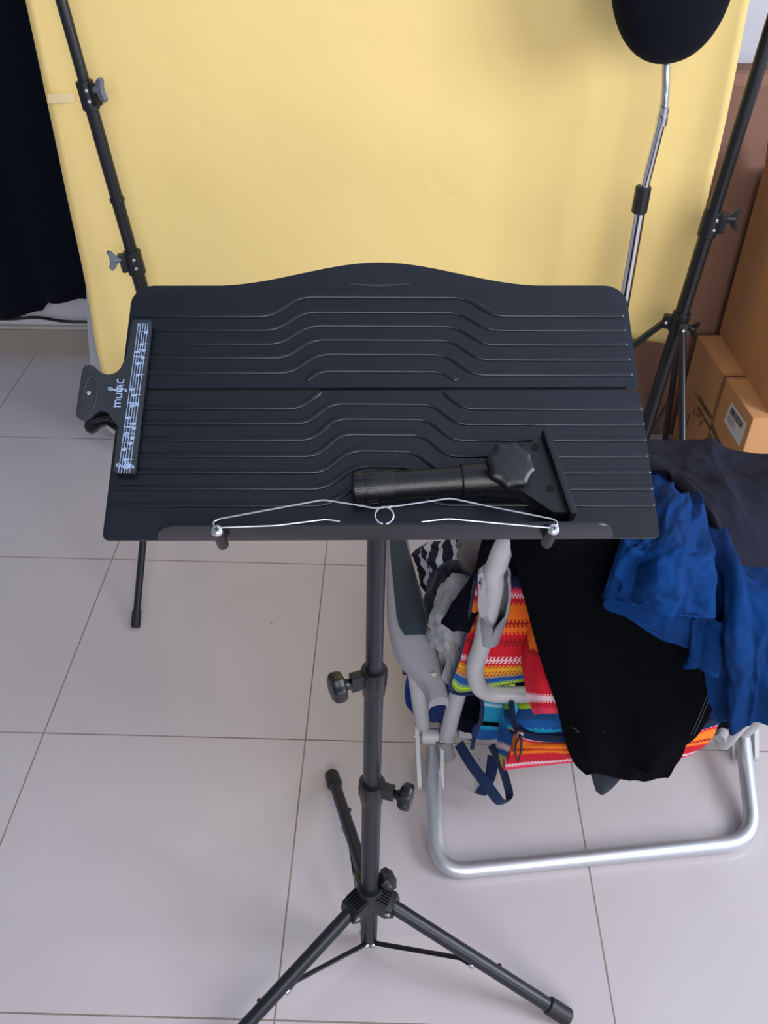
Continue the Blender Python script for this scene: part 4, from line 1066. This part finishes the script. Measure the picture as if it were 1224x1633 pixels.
# long black ribbed garment over the back of the chair
def hang(u, v):
    return .010 * math.sin(u * 7 + v * 1.5) * (.3 + v) + .005 * math.sin(u * 15 - v * 3) * v + wr(31, .004, 3, 2, .3)(u, v)
bkrow = [[(812, 800, 1.02), (870, 795, 1.0), (930, 795, 1.0), (980, 800, 1.0), (1015, 805, 1.0)],
         [(813, 862, .975), (870, 860, .94), (935, 860, .935), (990, 860, .94), (1030, 862, .95)],
         [(838, 960, .96), (900, 955, .925), (970, 955, .92), (1050, 955, .925), (1120, 955, .94)],
         [(862, 1050, .96), (920, 1050, .925), (990, 1050, .915), (1070, 1045, .92), (1138, 1040, .94)],
         [(888, 1120, .965), (940, 1130, .93), (1000, 1130, .92), (1075, 1120, .925), (1132, 1112, .945)],
         [(903, 1175, .975), (945, 1195, .945), (1000, 1200, .935), (1060, 1185, .94), (1108, 1160, .955)],
         [(918, 1207, .98), (950, 1224, .96), (1000, 1224, .95), (1045, 1210, .95), (1085, 1183, .96)],
         [(938, 1226, .985), (962, 1236, .97), (1000, 1234, .96), (1030, 1223, .96), (1055, 1208, .965)]]
bg_ = garment('black_garment', P3(bkrow), M['blk_rib'], 'long black ribbed garment draped over the chair back, hanging in front of the pouch', 'clothing', 110, 110, hang, thick=.012)
garment('inner_layer', P3([[(935, 1190, .985), (1000, 1200, .98), (1095, 1165, .985)], [(940, 1225, .99), (1000, 1235, .98), (1088, 1205, .985)], [(975, 1240, .995), (1020, 1246, .985), (1066, 1241, .99)]]), M['blk'], '', '', 40, 30, wr(33, .004, 3, 2), thick=.006, parent=bg_).name = 'inner_layer'
garment('pocket', P3([[(937, 1215, .995), (965, 1222, .99), (995, 1225, .995)], [(943, 1240, 1.0), (965, 1250, .995), (988, 1243, 1.0)], [(950, 1262, 1.0), (960, 1268, 1.0), (975, 1258, 1.0)]]), fabric('navy_pocket_lining', srgb(16, 24, 42)), '', '', 24, 24, None, thick=.005, parent=bg_).name = 'hanging_pocket'
b_ = bmesh.new()                                   # pale stitching along the right side seam
for off_ in (0, 5):
    tube(b_, resample([at(1140 - off_, 1088, .925), at(1130 - off_, 1115, .928), at(1118 - off_, 1145, .935), at(1106 - off_, 1172, .942)], 20), .0006, 6)
newobj('seam_stitching', b_, mat('grey_thread', srgb(70, 74, 92), .8), bg_)
wm = mat('pale_wear_marks', srgb(78, 80, 90), .9)
for k_, (xa, ya, xb, yb) in enumerate(((912, 1160, 920, 1164), (917, 1166, 924, 1167), (928, 1166, 934, 1167), (957, 1160, 958, 1167), (959, 1167, 961, 1160), (962, 1161, 964, 1168))):
    b_ = bmesh.new(); tube(b_, [at(xa, ya, .935), at((xa + xb) / 2, (ya + yb) / 2 + .3, .934), at(xb, yb, .935)], .0005, 6); newobj('wear_mark', b_, wm, bg_)
# blue linen garment: upper body, flared hem, right hanging part
bf = lambda u, v: (1 - .55 * max(0, v - .6) / .4) * (.35 + .75 * min(1, v * 1.4)) * (.020 * math.sin(u * 13 + v * 3) + wr(41, .016, 4, 3, 1.0, .4)(u, v))
bluep = [[(1030, 735, 1.36), (1080, 735, 1.38), (1140, 750, 1.42), (1260, 790, 1.42)],
         [(1030, 778, 1.22), (1095, 790, 1.22), (1150, 830, 1.22), (1260, 880, 1.22)],
         [(1035, 850, 1.05), (1110, 865, 1.02), (1170, 895, 1.0), (1265, 935, 1.03)],
         [(1095, 930, .945), (1145, 935, .93), (1190, 945, .915), (1270, 965, .93)],
         [(1130, 1010, .93), (1160, 1015, .90), (1200, 1020, .885), (1275, 1030, .90)],
         [(1142, 1090, .93), (1170, 1095, .895), (1210, 1095, .88), (1275, 1095, .90)],
         [(1148, 1150, .93), (1172, 1160, .90), (1210, 1156, .885), (1275, 1155, .90)]]
bl_ = garment('blue_shirt', P3(bluep), M['blue'], 'crumpled bright blue linen shirt draped over the right of the chair', 'shirt', 110, 130, bf, thick=.005)
sl_ = [[(1010, 790, 1.02), (1050, 775, 1.10), (1095, 785, 1.12), (1120, 800, 1.10)],
       [(990, 862, .93), (1035, 855, .93), (1090, 855, .95), (1135, 870, .98)],
       [(978, 900, .90), (1025, 900, .885), (1085, 905, .89), (1138, 925, .915)],
       [(961, 950, .89), (1010, 962, .865), (1075, 978, .865), (1136, 985, .885)]]
hemf = lambda u, v: min(1, .25 + u * 4, .25 + (1 - u) * 4) * (.010 * math.sin(u * 13 + 1) * (.3 + v) + wr(43, .012, 5, 4, 1.0, .7)(u, v))
garment('sleeve', P3(sl_), M['blue'], '', '', 90, 70, hemf, thick=.004, parent=bl_)
garment('sleeve', P3([[(975, 935, .905), (1020, 940, .895), (1080, 945, .90), (1130, 950, .90)], [(962, 962, .90), (1020, 985, .89), (1070, 1008, .89), (1125, 1015, .90)], [(963, 970, .90), (1010, 992, .89), (1050, 1018, .89), (1095, 1034, .90)]]), M['blue'], '', '', 60, 30, wr(47, .004, 4, 2), thick=.004, parent=bl_).name = 'sleeve_underside'
garment('sleeve', P3([[(1095, 985, .90), (1125, 985, .895), (1160, 990, .90)], [(1098, 1030, .90), (1125, 1035, .885), (1155, 1045, .90)], [(1087, 1062, .90), (1115, 1070, .88), (1150, 1082, .90)]]), M['blue'], '', '', 40, 40, lambda u, v: .008 * math.sin(u * 10) + wr(49, .004, 3, 3)(u, v), thick=.004, parent=bl_).name = 'shirt_hem'
def hemline(pxs, r__=.0016):
    b__ = bmesh.new(); ps = resample([at(*p) for p in pxs], 90)
    ps = [p + V((0, -.001, .0012 * math.sin(i * 1.3))) for i, p in enumerate(ps)]; tube(b__, ps, r__, 6); newobj('hem', b__, M['blue'], bl_)
hemline([(961, 950, .888), (1010, 962, .863), (1075, 978, .863), (1136, 985, .883)])

# charcoal garment on top
cf = lambda u, v: .009 * math.sin(u * 6 + v * 8) + wr(51, .010, 3, 4, .7, -.5)(u, v)
garment('charcoal_garment', P3([[(1000, 712, 1.46), (1060, 712, 1.45), (1120, 708, 1.43), (1180, 716, 1.40), (1290, 730, 1.38)],
                                [(1000, 730, 1.36), (1065, 730, 1.35), (1125, 735, 1.32), (1190, 760, 1.26), (1320, 790, 1.22)],
                                [(1010, 742, 1.31), (1072, 748, 1.28), (1135, 780, 1.20), (1200, 830, 1.12), (1320, 860, 1.08)],
                                [(1020, 752, 1.28), (1080, 762, 1.24), (1140, 830, 1.09), (1195, 900, 1.0), (1310, 960, .96)],
                                [(1030, 756, 1.27), (1088, 772, 1.22), (1150, 858, 1.04), (1202, 925, .96), (1300, 985, .915)]]), M['char'],
        'charcoal grey cotton garment lying on top of the blue shirt at the right', 'clothing', 110, 90, cf, thick=.014)
